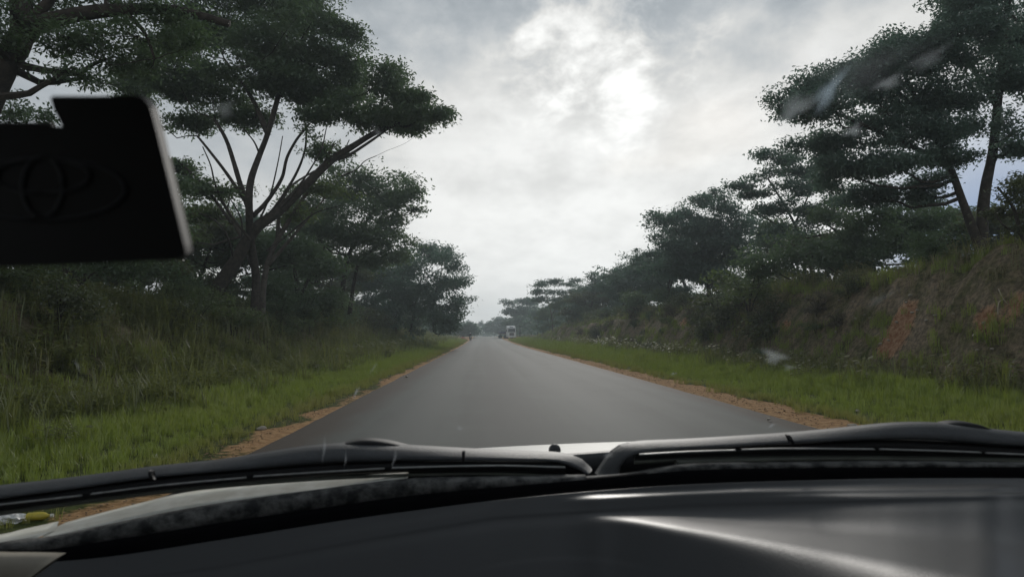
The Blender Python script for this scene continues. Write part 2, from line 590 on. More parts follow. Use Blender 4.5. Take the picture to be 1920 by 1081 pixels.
# ------------------------------------------------------------------ scattered ground cover (geometry nodes)
def blade_tuft(name, n, h, w, spread, m, seed, lean=.35, leafy=False):
    r = np.random.default_rng(seed)
    V, F = [], []
    for i in range(n):
        a = r.uniform(0, 2 * math.pi)
        rr = spread * math.sqrt(r.random())
        bx, by = rr * math.cos(a), rr * math.sin(a)
        hh = h * r.uniform(.55, 1.1)
        ww = w * r.uniform(.7, 1.3)
        da = r.uniform(0, 2 * math.pi)
        dx, dy = math.cos(da) * lean * hh * r.uniform(.2, 1.2), math.sin(da) * lean * hh * r.uniform(.2, 1.2)
        sx, sy = -math.sin(da) * ww / 2, math.cos(da) * ww / 2
        k = len(V)
        V += [(bx - sx, by - sy, -.03), (bx + sx, by + sy, -.03), (bx + dx * .4 + sx * .9, by + dy * .4 + sy * .9, hh * .6), (bx + dx * .4 - sx * .9, by + dy * .4 - sy * .9, hh * .6), (bx + dx, by + dy, hh)]
        F += [(k, k + 1, k + 2, k + 3), (k + 3, k + 2, k + 4)]
        if leafy:
            for q in range(5):
                t = r.uniform(.25, 1)
                c = (bx + dx * t, by + dy * t, hh * t)
                la = r.uniform(0, 2 * math.pi)
                L = h * r.uniform(.14, .28)
                e = (c[0] + math.cos(la) * L, c[1] + math.sin(la) * L, c[2] + r.uniform(-.3, .4) * L)
                s2 = (-math.sin(la) * L * .25, math.cos(la) * L * .25)
                mid = tuple((c[j] + e[j]) / 2 for j in range(3))
                k = len(V)
                V += [c, (mid[0] + s2[0], mid[1] + s2[1], mid[2]), e, (mid[0] - s2[0], mid[1] - s2[1], mid[2])]
                F += [(k, k + 1, k + 2, k + 3)]
    me = bpy.data.meshes.new(name)
    me.from_pydata(V, [], F)
    me.materials.append(m)
    return me


def scatter(name, P, scale, tint, tufts, label):
    """one 'stuff' object: points carrying scale, turn, tint and which tuft to stand there"""
    n = len(P)
    me = bpy.data.meshes.new(name)
    me.vertices.add(n)
    me.vertices.foreach_set('co', np.asarray(P, np.float32).ravel())
    me.attributes.new('sc', 'FLOAT', 'POINT').data.foreach_set('value', np.asarray(scale, np.float32))
    me.attributes.new('turn', 'FLOAT', 'POINT').data.foreach_set('value', rng.uniform(0, 6.28, n).astype(np.float32))
    me.attributes.new('tint', 'FLOAT', 'POINT').data.foreach_set('value', np.asarray(tint, np.float32))
    me.attributes.new('pick', 'INT', 'POINT').data.foreach_set('value', rng.integers(0, len(tufts), n).astype(np.int32))
    o = bpy.data.objects.new(name, me)
    COL.objects.link(o)
    c = bpy.data.collections.new(name + '_tufts')
    for i, t in enumerate(tufts):
        c.objects.link(bpy.data.objects.new('%s_tuft_%02d' % (name, i), t))
    ng = bpy.data.node_groups.new(name, 'GeometryNodeTree')
    ng.interface.new_socket('Geometry', in_out='INPUT', socket_type='NodeSocketGeometry')
    ng.interface.new_socket('Geometry', in_out='OUTPUT', socket_type='NodeSocketGeometry')
    gi = ng.nodes.new('NodeGroupInput')
    go = ng.nodes.new('NodeGroupOutput')
    ci = ng.nodes.new('GeometryNodeCollectionInfo')
    ci.inputs['Collection'].default_value = c
    ci.inputs['Separate Children'].default_value = True
    ci.inputs['Reset Children'].default_value = True
    ip = ng.nodes.new('GeometryNodeInstanceOnPoints')
    ip.inputs['Pick Instance'].default_value = True

    def attr(nm, ty):
        a = ng.nodes.new('GeometryNodeInputNamedAttribute')
        a.data_type = ty
        a.inputs['Name'].default_value = nm
        return a.outputs['Attribute']
    cx = ng.nodes.new('ShaderNodeCombineXYZ')
    ng.links.new(attr('turn', 'FLOAT'), cx.inputs[2])
    ng.links.new(gi.outputs[0], ip.inputs['Points'])
    ng.links.new(ci.outputs[0], ip.inputs['Instance'])
    ng.links.new(attr('pick', 'INT'), ip.inputs['Instance Index'])
    ng.links.new(attr('sc', 'FLOAT'), ip.inputs['Scale'])
    ng.links.new(cx.outputs[0], ip.inputs['Rotation'])
    ng.links.new(ip.outputs[0], go.inputs[0])
    o.modifiers.new('tufts', 'NODES').node_group = ng
    tag(o, label, None, kind='stuff')
    return o


def spread_pts(x0, x1, dens, segs):
    out = []
    for (y0, y1, k) in segs:
        n = int((x1 - x0) * (y1 - y0) * dens * k)
        out.append(np.stack([rng.uniform(x0, x1, n), rng.uniform(y0, y1, n), np.full(n, 1 / math.sqrt(k))], 1))
    return np.vstack(out)


def on_ground(P):
    return np.stack([P[:, 0], P[:, 1], ground_z(P[:, 0], P[:, 1])], 1)


def build_cover():
    g = [blade_tuft('grass_tuft', 26, .30, .012, .16, M_grass, s, .5) for s in range(4)] + [blade_tuft('grass_tuft', 16, .42, .012, .12, M_grass, 20 + s, .4) for s in range(2)]
    w = [blade_tuft('weed_tuft', 12, .5, .016, .2, M_weed, 40 + s, .5, True) for s in range(4)] + [blade_tuft('weed_tuft', 20, .6, .014, .18, M_weed, 60 + s, .45) for s in range(2)]
    segs = [(2.5, 14, 1.0), (14, 28, .6), (28, 50, .28), (50, 90, .12), (90, 170, .05)]
    # verges
    P = np.vstack([spread_pts(-9.5, -3.25, 52, segs), spread_pts(6.0, 13.0, 52, segs)])
    x, y = P[:, 0], P[:, 1]
    en = fbm(y * .8, y * 0 + 4.4, 61, 4)
    el = fbm(y * .9, y * 0 + 8.4, 63, 4)
    ok = np.where(x > 0, x + en * 1.3 > 6.3 + rng.normal(0, .12, len(x)), -x + el * 1.1 > 3.42 + rng.normal(0, .12, len(x)))
    ok &= np.where(x > 0, (x < 11.2) | (rng.random(len(x)) < .35), (x > -7.6) | (rng.random(len(x)) < .35))
    ok &= ~((y > 168) | ((y > 160) & (x < 0)))
    P = np.vstack([P[ok], spread_pts(13.6, 17.5, 14, segs), spread_pts(-14.5, -11, 4, segs)])
    x, y = P[:, 0], P[:, 1]
    edge = np.where(x > 0, x - 6.5, -x - 3.5)
    sc = P[:, 2] ** .8 * (.32 + .42 * ss(.3, 3.5, edge) + .35 * (fbm(x * .5, y * .5, 81, 3) + .2)) * rng.uniform(.7, 1.25, len(x))
    tint = np.clip(.75 * (1 - ss(0, .7, edge)) + rng.normal(.08, .1, len(x)) + .8 * np.clip(fbm(x * .35, y * .2, 84, 3), 0, 1), 0, 1)
    scatter('grass', on_ground(P), np.clip(sc, .2, 2.2), tint, g, 'green roadside grass on both verges')
    # banks
    P = np.vstack([spread_pts(-16, -6.5, 20, segs), spread_pts(-7, -5.4, 5, segs), spread_pts(9.5, 11, 3, segs), spread_pts(10.5, 19, 18, segs)])
    x, y = P[:, 0], P[:, 1]
    z = ground_z(x, y)
    soil = bare_soil(x, y, z)
    face = ss(11.3, 12.2, x) * (1 - ss(14.2, 15.2, x))
    keep = (rng.random(len(x)) > soil * 1.5) & (rng.random(len(x)) > face * (.1 + .8 * (fbm(x * .6, y * .45, 91, 3) + .1))) & (rng.random(len(x)) < .5 + fbm(x * .5, y * .5, 92, 3) * 1.5)
    P, face = P[keep], face[keep]
    x, y = P[:, 0], P[:, 1]
    sc = P[:, 2] ** .8 * (1.05 - .6 * face + .7 * fbm(x * .6, y * .6, 93, 3)) * rng.uniform(.6, 1.35, len(x))
    tint = np.clip(.55 * face - .22 * (x < 0) + rng.normal(.1, .16, len(x)) + fbm(x * .3, y * .3, 94, 3), 0, 1)
    scatter('weeds', on_ground(P), np.clip(sc, .25, 2.5), tint, w, 'rank weeds and scrub covering both banks')
    # gravel on the shoulders
    pb = []
    for s in range(4):
        bm = bmesh.new()
        bmesh.ops.create_icosphere(bm, subdivisions=1, radius=.03)
        for v in bm.verts:
            v.co *= random.uniform(.7, 1.25)
            v.co.z *= .6
        me = bpy.data.meshes.new('pebble')
        bm.to_mesh(me)
        bm.free()
        me.materials.append(M_gravel)
        pb.append(me)
    n = 3800
    y = 3 + 60 * rng.random(n) ** 1.6
    x = np.where(rng.random(n) < .6, rng.normal(5.85, .3, n), rng.normal(-3.3, .22, n))
    P = np.stack([x, y, ground_z(x, y) + .012], 1)
    ok = (x > 5.5) | (x < -3.05)
    scatter('gravel', P[ok], rng.uniform(.15, .6, ok.sum()) * np.where(rng.random(ok.sum()) < .03, 1.8, 1), np.zeros(ok.sum()), pb, 'loose gravel along the sandy road edges')


build_cover()

# ------------------------------------------------------------------ trees
def leaf_arrays(C, L, Wd, r, droop=.35):
    n = len(C)
    a = r.uniform(0, 2 * math.pi, n)
    el = r.normal(-droop, .45, n)
    d = np.stack([np.cos(a) * np.cos(el), np.sin(a) * np.cos(el), np.sin(el)], 1)
    up = r.normal(0, .55, (n, 3)) + np.array([0, 0, 1.0])
    s = np.cross(d, up)
    s /= np.linalg.norm(s, axis=1)[:, None] + 1e-6
    L = L * r.uniform(.6, 1.3, n)[:, None]
    Wd = Wd * r.uniform(.7, 1.2, n)[:, None]
    V = np.stack([C, C + d * L * .45 + s * Wd * .5, C + d * L, C + d * L * .55 - s * Wd * .5], 1)
    return V.reshape(-1, 3), np.arange(n * 4).reshape(n, 4)


def pad_points(pads, nleaf, r, clump=.3, per=26):
    """leaf positions: clumps through the volume of each pad"""
    vols = np.array([(p[1] * p[2] * p[3]) ** .62 for p in pads])
    vols /= vols.sum()
    out, cl = [], []
    for p, q in zip(pads, vols):
        nc = max(4, int(nleaf * q / per))
        u = r.normal(0, 1, (nc, 3))
        u /= np.linalg.norm(u, axis=1)[:, None]
        rad = r.random(nc) ** .45
        u = u * rad[:, None]
        m_ = int(r.integers(5, 9))
        lc = r.normal(0, .5, (m_, 3))
        lc[:, 2] *= 1.3
        ls = r.uniform(.28, .62, m_)
        k_ = r.choice(m_, nc, p=ls ** 1.5 / (ls ** 1.5).sum())
        u = np.where((r.random(nc) < .8)[:, None], lc[k_] + u * ls[k_][:, None] * np.array([1, 1, 1.15]), u)
        u[:, 2] = np.where(u[:, 2] < -.35, u[:, 2] * .5, u[:, 2])
        c = np.array(p[0]) + u * np.array([p[1], p[2], p[3]])
        cl.append((np.array(p[0]), c))
        sz = clump * r.uniform(.5, 1.35, nc)
        m = per
        off = np.clip(r.normal(0, 1, (nc, m, 3)), -1.7, 1.7) * sz[:, None, None] * np.array([1, 1, .5])
        out.append((c[:, None] + off).reshape(-1, 3))
    return np.vstack(out), cl


def curve_between(a, b, r, n=6, sag=.12):
    a, b = np.asarray(a, float), np.asarray(b, float)
    L = np.linalg.norm(b - a)
    t = np.linspace(0, 1, n)[:, None]
    P = a + (b - a) * t
    j = np.cumsum(r.normal(0, 1, (n, 3)), 0) * L * .03
    j -= t * j[-1]
    P += j * np.sin(np.pi * np.clip(t, 0, 1)) + np.array([0, 0, -1]) * sag * L * np.sin(np.pi * t)
    return P


def grow_tree(name, label, base, strands, pads, leaf=(.24, .1), nleaf=20000, ml=None, mb=None, seed=1, group=None, clump=.3, per=26, twig=.012, cat='tree', auto=True, droop=.35):
    """strands: [(points, radius at foot, radius at tip)]; first is the trunk. pads: [(centre, rx, ry, rz)]. All in world space."""
    r = np.random.default_rng(seed)
    ml, mb = ml or M_leaf, mb or M_bark
    base = Vector(base)
    root = empty(name, base, label, cat, group)
    off = np.array(base)
    pts_all, rad_all = [], []
    for i, (P, r0, r1) in enumerate(strands):
        P = catmull(np.array([tuple(p) for p in P]), 5)
        t = np.linspace(0, 1, len(P))
        R = r0 + (r1 - r0) * t ** .8
        if i == 0:
            R = R * (1 + .5 * np.exp(-t * 14))
        R = R * (1 + .12 * fbm(t * 14, t * 0 + i, seed + i, 2))
        V, F = tube_arrays(P - off, R, 9 if r0 > .1 else 6)
        mesh_obj('trunk' if i == 0 or (r0 > .6 * strands[0][1] and i < 3) else 'branch', V, F, mb, root, True)
        pts_all.append(P)
        rad_all.append(R)
    PA, RA = np.vstack(pts_all), np.concatenate(rad_all)
    pts, cl = pad_points(pads, nleaf, r, clump, per)
    V, F = leaf_arrays(pts - off, leaf[0], leaf[1], r, droop)
    cr = mesh_obj('crown', V, F, ml, root)
    cr['kind'] = 'stuff'
    tv, tf = [], []

    def addt(P, R, n):
        v, f = tube_arrays(P - off, R, n)
        k = sum(len(q) for q in tv)
        tv.append(v)
        tf.extend([tuple(i + k for i in q) for q in f])
    for (c, cs) in cl:
        if auto:
            low = PA[:, 2] < c[2] - .1
            dd = np.linalg.norm((PA - c) * np.array([1, 1, .8]), axis=1) + np.where(low, 0, 4)
            j = int(np.argmin(dd))
            R0 = min(RA[j] * .6, .10)
            addt(curve_between(PA[j], c, r, 7), np.linspace(R0, R0 * .35, 7), 5)
        k = max(3, min(len(cs), 14))
        for q in cs[r.choice(len(cs), k, replace=False)]:
            addt(curve_between(c, q, r, 4, .05), np.linspace(twig * 1.8, twig * .6, 4), 3)
    t = mesh_obj('twigs', np.vstack(tv), tf, mb, root)
    t['kind'] = 'stuff'
    return root


def foot(x, Y):
    return Vector((x, Y, float(ground_z(x, Y))))


def px_tree(name, label, Y, strands, pads, seed, jit=1.6, group=None, thick=1.0, **kw):
    """strands [([(px,py[,dY])...], r0px, r1px)], pads [(px,py,rx,ry)] at distance Y"""
    r = np.random.default_rng(seed + 500)
    s = Y / FPX
    ST = []
    for i, (pp, r0, r1) in enumerate(strands):
        P = [at(q[0], q[1], Y + (q[2] if len(q) > 2 else 0)) for q in pp]
        if i == 0 or (len(pp[0]) > 3):
            f = foot(P[0].x, P[0].y)
            if P[0].z > f.z:
                P = [f - Vector((0, 0, .15))] + P
            else:
                P[0].z = f.z - .15
        ST.append((P, r0 * s, r1 * s))
    PD = []
    for (px, py, rx, ry) in pads:
        c = at(px, py, Y + r.uniform(-jit, jit))
        PD.append((tuple(c), rx * s, rx * s * r.uniform(.8, 1.2), ry * s * thick))
    b = ST[0][0][0] + Vector((0, 0, .15))
    return grow_tree(name, label, b, ST, PD, seed=seed, group=group, **kw)


# left: near tree leaning in from the frame's edge
px_tree('shade_tree', 'dark tree at the far left whose thick limb arches above the black casing', 15,
        [([(-160, 560), (-95, 350), (-30, 200), (10, 120), (40, 70), (38, 0), (20, -120)], 34, 15),
         ([(28, 85), (70, 48), (140, 28), (230, 18), (330, 20), (430, 45)], 20, 7),
         ([(45, 50), (90, 5), (120, -40), (180, -90)], 12, 5),
         ([(10, 120), (-40, 60), (-90, 20)], 14, 6),
         ([(230, 18), (270, 60), (290, 110)], 6, 2)],
        [(60, 10, 70, 22), (130, 70, 60, 28), (200, 110, 60, 30), (120, 130, 45, 14), (170, 145, 45, 15), (260, 70, 70, 32), (290, 120, 45, 22), (200, -20, 110, 30), (330, 20, 90, 40), (350, 90, 60, 30), (20, 20, 30, 20),
         (60, -50, 100, 25), (-20, 60, 50, 25), (-60, -20, 70, 30), (30, 125, 22, 10)],
        11, jit=1.3, leaf=(.12, .048), nleaf=19000, clump=.16, per=16, twig=.006)
# hero: flat-topped spreading tree
px_tree('spreading_tree', 'tall flat-topped tree with several leaning trunks spreading over the left road edge', 31,
        [([(408, 545), (440, 492), (478, 430), (522, 396), (575, 345), (622, 300), (665, 272), (705, 248), (760, 225)], 15, 4),
         ([(478, 572, 1, 1), (480, 520, 1), (470, 450), (467, 390, -1), (470, 340, -1), (487, 290), (502, 250), (522, 180)], 9.5, 4.5),
         ([(470, 400), (452, 350), (440, 310), (424, 262), (400, 220)], 6, 3),
         ([(462, 380), (425, 325), (392, 282), (370, 255)], 4, 2),
         ([(474, 405, -.5), (500, 378, 0), (528, 335, .5), (538, 296, 1), (556, 262, 1), (580, 232, 1)], 4.5, 2.2),
         ([(500, 410, 0), (532, 365, 1), (558, 320, 1.5), (572, 280, 2), (575, 240, 2)], 3.5, 1.8),
         ([(622, 300), (650, 293), (690, 268), (730, 240)], 4, 2),
         ([(640, 330, -1), (668, 318, -1), (684, 302, -1), (706, 292, -1)], 1.6, .6),
         ([(502, 250), (470, 180), (420, 110)], 6, 2),
         ([(522, 180), (560, 90), (600, 20)], 6, 2),
         ([(436, 420, -1), (380, 345, -1), (332, 300, -1)], 3.5, 1.2),
         ([(470, 450, -1), (430, 400, -1), (405, 350, -1), (395, 310, -1), (380, 275, -1)], 2.6, 1.0), ([(478, 430, 1), (505, 370, 2), (520, 310, 2), (530, 255, 2)], 2.2, .9),
         ([(522, 396, 0), (560, 350, -1), (600, 285, -1), (612, 240, -1)], 2.4, .9), ([(440, 492, 0), (425, 440, -1), (398, 410, -1), (352, 392, -1)], 2.6, 1.0),
         ([(500, 470, 1), (540, 440, 2), (590, 400, 2), (640, 385, 2)], 2.4, .9), ([(575, 345, 0), (600, 325, 1), (640, 290, 1), (655, 262, 1)], 2.2, .9),
         ([(472, 500, 2), (455, 460, 2), (452, 410, 2), (430, 370, 2)], 2.8, 1.0), ([(487, 290, 0), (476, 265, 0), (455, 240, 0)], 2.2, 1.0)],
        [(796, 212, 46, 16), (822, 222, 24, 8), (760, 190, 58, 24), (756, 232, 50, 12), (712, 160, 48, 32), (660, 118, 52, 42), (705, 225, 60, 22), (625, 185, 70, 38), (560, 160, 70, 45), (560, 85, 80, 55), (610, 30, 50, 60),
         (480, 120, 80, 60), (400, 175, 80, 42), (470, 215, 60, 25), (370, 228, 60, 18), (330, 150, 65, 45), (262, 178, 45, 30), (420, 40, 90, 60), (520, 0, 90, 60), (520, -80, 110, 55), (390, -60, 100, 60), (618, -50, 40, 50), (320, 70, 55, 50),
         (610, 285, 26, 20), (600, 215, 50, 18), (340, 320, 35, 10), (375, 355, 35, 12)],
        12, jit=2.2, leaf=(.19, .085), thick=1.15, nleaf=165000, clump=.27, twig=.016, per=40)
px_tree('pale_trunk_tree', 'slender pale multi-stemmed tree among the leaning dark trunks on the left', 34,
        [([(492, 560), (500, 500), (520, 450), (560, 385), (602, 318), (625, 270)], 7, 2.5),
         ([(486, 545), (470, 480), (440, 420), (410, 370), (360, 335), (330, 300)], 5, 2),
         ([(520, 450), (525, 390), (545, 350), (590, 320)], 4, 1.5),
         ([(500, 500), (560, 430), (610, 370)], 4, 1.5)],
        [(350, 350, 45, 14), (380, 400, 60, 18), (345, 310, 30, 8), (430, 360, 40, 10), (600, 350, 50, 12), (560, 400, 45, 12), (330, 440, 50, 22), (610, 275, 22, 12)],
        13, leaf=(.2, .09), nleaf=9000, ml=M_leaf_lt, mb=M_bark_lt, clump=.3, per=18)
px_tree('round_crown_tree', 'layered green tree with forked dark trunk behind the spreading tree', 50,
        [([(636, 602), (642, 545), (650, 490), (672, 440), (700, 395)], 7, 2.5), ([(655, 590), (664, 530), (676, 490), (720, 450)], 4.5, 2), ([(700, 395), (740, 385), (770, 375)], 2.5, 1)],
        [(700, 350, 62, 18), (762, 362, 34, 20), (640, 355, 60, 22), (782, 392, 15, 12), (720, 378, 50, 14), (590, 390, 60, 26), (650, 420, 70, 30), (722, 432, 46, 28), (690, 475, 60, 28), (745, 472, 34, 18), (600, 450, 60, 30), (555, 420, 45, 30), (560, 490, 45, 25)],
        14, jit=2.5, leaf=(.30, .12), nleaf=40000, thick=1.4, clump=.42)
px_tree('roadside_tree', 'bushy tree whose drooping branch tips reach over the left road edge', 76,
        [([(740, 620), (742, 560), (760, 510)], 5, 2), ([(815, 622), (812, 570), (825, 520)], 3.5, 1.5), ([(770, 622), (780, 570), (790, 520)], 3.5, 1.5)],
        [(830, 485, 34, 12), (800, 475, 38, 14), (848, 500, 24, 9), (848, 528, 26, 12), (866, 563, 18, 5), (850, 572, 22, 8), (800, 520, 50, 28), (755, 505, 44, 34), (825, 548, 36, 20), (832, 590, 30, 16), (780, 570, 50, 26), (735, 560, 40, 28), (855, 600, 14, 10), (700, 520, 40, 24), (690, 575, 40, 22), (780, 600, 50, 18), (830, 612, 34, 10), (720, 600, 40, 16), (860, 585, 16, 12)],
        15, jit=4, leaf=(.36, .16), nleaf=36000, thick=1.4, ml=M_leaf_far, clump=.5)
px_tree('thicket_tree', 'dark bushy tree filling the gap below the flat-topped crown on the left', 42,
        [([(560, 590), (556, 530), (545, 470), (520, 420)], 6, 2), ([(560, 560), (590, 500), (610, 460)], 3.5, 1.5)],
        [(540, 470, 50, 30), (600, 500, 50, 24), (520, 530, 40, 22), (480, 470, 40, 26), (590, 550, 50, 18), (400, 440, 55, 34), (360, 400, 50, 26), (330, 470, 50, 34), (340, 540, 60, 26), (420, 560, 30, 20)],
        16, jit=3, leaf=(.27, .12), nleaf=20000, clump=.42)
px_tree('edge_tree', 'dark leafy tree beyond the black casing at the far left', 22,
        [([(40, 520), (50, 400), (40, 300), (20, 240)], 10, 4), ([(50, 400), (100, 330), (160, 280)], 5, 2)],
        [(20, 212, 45, 18), (78, 222, 26, 14), (-30, 240, 60, 24), (60, 280, 60, 40), (160, 290, 60, 30), (260, 330, 60, 50), (290, 430, 60, 50), (160, 420, 90, 60), (40, 400, 90, 60), (200, 500, 90, 26), (90, 230, 12, 10)],
        17, leaf=(.15, .07), nleaf=22000, clump=.26, twig=.008)
px_tree('distant_tree', 'small hazy tree at the end of the left treeline beside the road', 215,
        [([(868, 632), (868, 612)], 1, .5)],
        [(862, 612, 16, 6), (876, 614, 14, 6), (880, 620, 14, 6), (866, 622, 16, 6), (888, 618, 8, 6)],
        18, jit=4, leaf=(.8, .4), nleaf=5000, ml=M_leaf_far, clump=.9, auto=False)

# right
px_tree('forked_tree', 'largest tree on the right bank with a forked grey trunk and heavy dark crown', 24,
        [([(1842, 480), (1822, 425), (1802, 370), (1780, 310), (1740, 230), (1700, 150)], 12, 4),
         ([(1842, 470), (1842, 410), (1848, 350), (1862, 280), (1870, 200), (1880, 100), (1890, 0)], 12, 6),
         ([(1780, 310), (1700, 270), (1620, 235), (1550, 205), (1500, 195)], 6, 2),
         ([(1740, 230), (1680, 170), (1610, 130)], 5, 2), ([(1862, 280), (1900, 250), (1950, 230)], 5, 2), ([(1870, 200), (1820, 120), (1790, 50)], 6, 2)],
        [(1478, 205, 26, 24), (1520, 160, 48, 28), (1580, 125, 42, 18), (1560, 200, 60, 32), (1630, 135, 60, 28), (1590, 260, 68, 32), (1660, 210, 80, 60), (1700, 120, 66, 30), (1770, 170, 70, 60), (1790, 80, 60, 50), (1670, 300, 80, 40),
         (1570, 320, 50, 28), (1745, 290, 55, 36), (1850, 35, 60, 50), (1900, 130, 60, 70), (1830, -30, 90, 60), (1912, 265, 45, 26), (1630, 365, 60, 26), (1905, -60, 90, 60), (1760, 240, 60, 40), (1950, 40, 70, 60), (1720, 360, 50, 20)],
        21, jit=1.8, leaf=(.15, .07), thick=1.3, ml=M_leaf_veil, nleaf=150000, clump=.25, twig=.012, per=40)
px_tree('edge_sapling', 'light sparse tree cut by the right frame edge on the bank top', 17,
        [([(1930, 500), (1915, 440), (1900, 390), (1870, 350)], 5, 2), ([(1915, 440), (1885, 425), (1865, 400)], 2.5, 1)],
        [(1895, 360, 34, 18), (1915, 340, 30, 14), (1880, 400, 26, 14), (1910, 430, 30, 16), (1940, 380, 40, 30)],
        22, jit=.6, leaf=(.11, .05), nleaf=4200, ml=M_leaf_scrub, clump=.14, per=14, twig=.005)
px_tree('airy_tree', 'airy light-green tree with pale trunk and separate leaf layers left of the forked tree', 45,
        [([(1520, 500), (1506, 460), (1490, 420), (1462, 370), (1440, 335)], 3.8, 1.6), ([(1490, 420), (1510, 380), (1525, 340)], 2.5, 1), ([(1506, 460), (1470, 430), (1420, 400)], 2.2, 1)],
        [(1445, 298, 34, 11), (1480, 300, 24, 8), (1488, 322, 42, 10), (1436, 325, 24, 7), (1390, 348, 28, 7), (1420, 362, 40, 9), (1480, 352, 44, 10), (1535, 345, 40, 14), (1450, 392, 50, 12), (1520, 392, 50, 14), (1480, 430, 44, 12), (1545, 300, 34, 16)],
        23, jit=1.6, leaf=(.24, .11), nleaf=17000, ml=M_leaf_far, mb=M_bark_lt, clump=.3, per=20)
px_tree('dense_tree', 'dense dark tree with a ragged top above the middle of the right bank', 60,
        [([(1330, 560), (1325, 500), (1310, 450)], 6, 2), ([(1330, 540), (1360, 470), (1380, 420)], 4, 2)],
        [(1250, 412, 28, 10), (1276, 405, 34, 14), (1240, 440, 22, 10), (1328, 376, 34, 9), (1350, 390, 30, 12), (1305, 425, 50, 20), (1260, 462, 36, 20), (1330, 455, 60, 28), (1290, 500, 60, 30), (1385, 425, 50, 22), (1390, 475, 60, 30), (1240, 505, 30, 20), (1350, 520, 60, 26), (1440, 450, 40, 20)],
        24, jit=3, thick=1.4, leaf=(.34, .14), nleaf=36000, ml=M_leaf_far, clump=.42)
px_tree('thorn_tree', 'lower tangled tree with sky showing between its branches below the forked tree crown', 33,
        [([(1640, 510), (1632, 460), (1650, 410)], 5, 2), ([(1640, 490), (1590, 450), (1550, 420)], 3.5, 1.5), ([(1540, 440), (1500, 452), (1470, 480)], 2, 1)],
        [(1560, 400, 50, 20), (1620, 420, 50, 20), (1680, 410, 50, 22), (1580, 452, 60, 20), (1660, 460, 60, 20), (1730, 420, 50, 24), (1520, 480, 50, 20), (1740, 460, 50, 20), (1620, 490, 70, 18), (1440, 500, 50, 20), (1790, 450, 40, 24)],
        25, jit=2.5, thick=1.4, leaf=(.22, .095), nleaf=28000, clump=.3)
px_tree('leaning_tree', 'mid-height tree with flat crown stepping down the right treeline', 86,
        [([(1200, 590), (1198, 540), (1190, 510)], 3.5, 1.5)],
        [(1200, 488, 26, 7), (1225, 500, 34, 14), (1190, 515, 30, 12), (1240, 535, 50, 24), (1190, 550, 40, 20), (1160, 530, 30, 14), (1290, 560, 40, 16)],
        26, jit=4, leaf=(.42, .18), nleaf=17000, ml=M_leaf_far, clump=.55)
px_tree('hedge_like_tree', 'rounded hazy tree between the open-crowned tree and the flat-crowned one on the right', 112,
        [([(1130, 605), (1130, 560), (1128, 540)], 3, 1.2)],
        [(1148, 522, 36, 12), (1118, 535, 26, 13), (1150, 550, 44, 22), (1110, 570, 34, 20), (1180, 575, 30, 14), (1085, 585, 24, 12)],
        27, jit=4, leaf=(.5, .22), nleaf=13000, ml=M_leaf_far, clump=.6)
px_tree('open_crowned_tree', 'open see-through tree with pale slanting trunk right of the far truck', 138,
        [([(1036, 608), (1034, 590), (1028, 565), (1022, 548)], 1.6, .8), ([(1034, 590), (1055, 560), (1070, 545)], 1, .5)],
        [(1012, 534, 18, 3.5), (1030, 530, 22, 3), (1060, 532, 26, 3), (1004, 546, 16, 3.5), (1040, 548, 30, 3.5), (1078, 526, 14, 3), (1082, 545, 22, 5), (1015, 560, 22, 4), (1055, 562, 26, 5), (1075, 575, 24, 8)],
        28, jit=4, leaf=(.5, .2), nleaf=7500, ml=M_leaf_far, mb=M_bark_lt, clump=.5, per=16)
px_tree('far_dark_tree', 'dark tree standing directly behind the white truck', 225,
        [([(975, 620), (975, 590)], 1.4, .6)],
        [(958, 568, 12, 4), (975, 563, 18, 4), (996, 566, 16, 5), (962, 582, 16, 8), (990, 584, 22, 9), (970, 602, 20, 9), (1010, 600, 22, 10), (1040, 600, 22, 10), (1065, 600, 20, 8)],
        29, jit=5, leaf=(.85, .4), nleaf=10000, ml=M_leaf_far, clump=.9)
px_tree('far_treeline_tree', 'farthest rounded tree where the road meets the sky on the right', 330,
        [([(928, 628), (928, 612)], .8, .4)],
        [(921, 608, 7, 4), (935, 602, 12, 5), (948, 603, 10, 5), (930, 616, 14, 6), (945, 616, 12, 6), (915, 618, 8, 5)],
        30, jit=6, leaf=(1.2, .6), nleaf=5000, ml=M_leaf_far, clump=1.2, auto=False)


# woodland behind: copies of a few trees, each an object of its own
def loose_tree(seed, H, R, nleaf, ml, label, group, hidden_at):
    r = np.random.default_rng(seed)
    strands = []
    for i in range(3):
        a = r.uniform(0, 6.28)
        t = np.array([math.cos(a), math.sin(a), 0]) * R * .4
        strands.append(([(0, 0, -.2), tuple(t * .15 + [0, 0, H * .25]), tuple(t * .6 + [0, 0, H * .5]), tuple(t + [0, 0, H * .72])], .17 if i == 0 else .11, .05))
    pads = []
    for i in range(16):
        a, q = r.uniform(0, 6.28), math.sqrt(r.random())
        z = H * (.58 + .34 * (1 - q * q) * r.uniform(.4, 1.1)) if i < 11 else H * r.uniform(.2, .5)
        rr = R * r.uniform(.26, .42)
        pads.append(((math.cos(a) * q * R * .85, math.sin(a) * q * R * .85, z), rr, rr, rr * .38))
    o = grow_tree('woodland_tree', label, (0, 0, 0), strands, pads, leaf=(.34, .15), nleaf=nleaf, ml=ml, seed=seed, group=group, clump=.42)
    return o


def copy_tree(o, loc, rz, sc, label=None, group=None, parent=None):
    c = o.copy()
    COL.objects.link(c)
    if parent is not None:
        c.parent = parent
    else:
        c.location = loc
        c.rotation_euler = (0, 0, rz)
        c.scale = (sc, sc, sc)
        if label:
            c['label'] = label
        if group:
            c['group'] = group
    for ch in [q for q in bpy.data.objects if q.parent == o]:
        copy_tree(ch, None, 0, 1, parent=c)
    return c


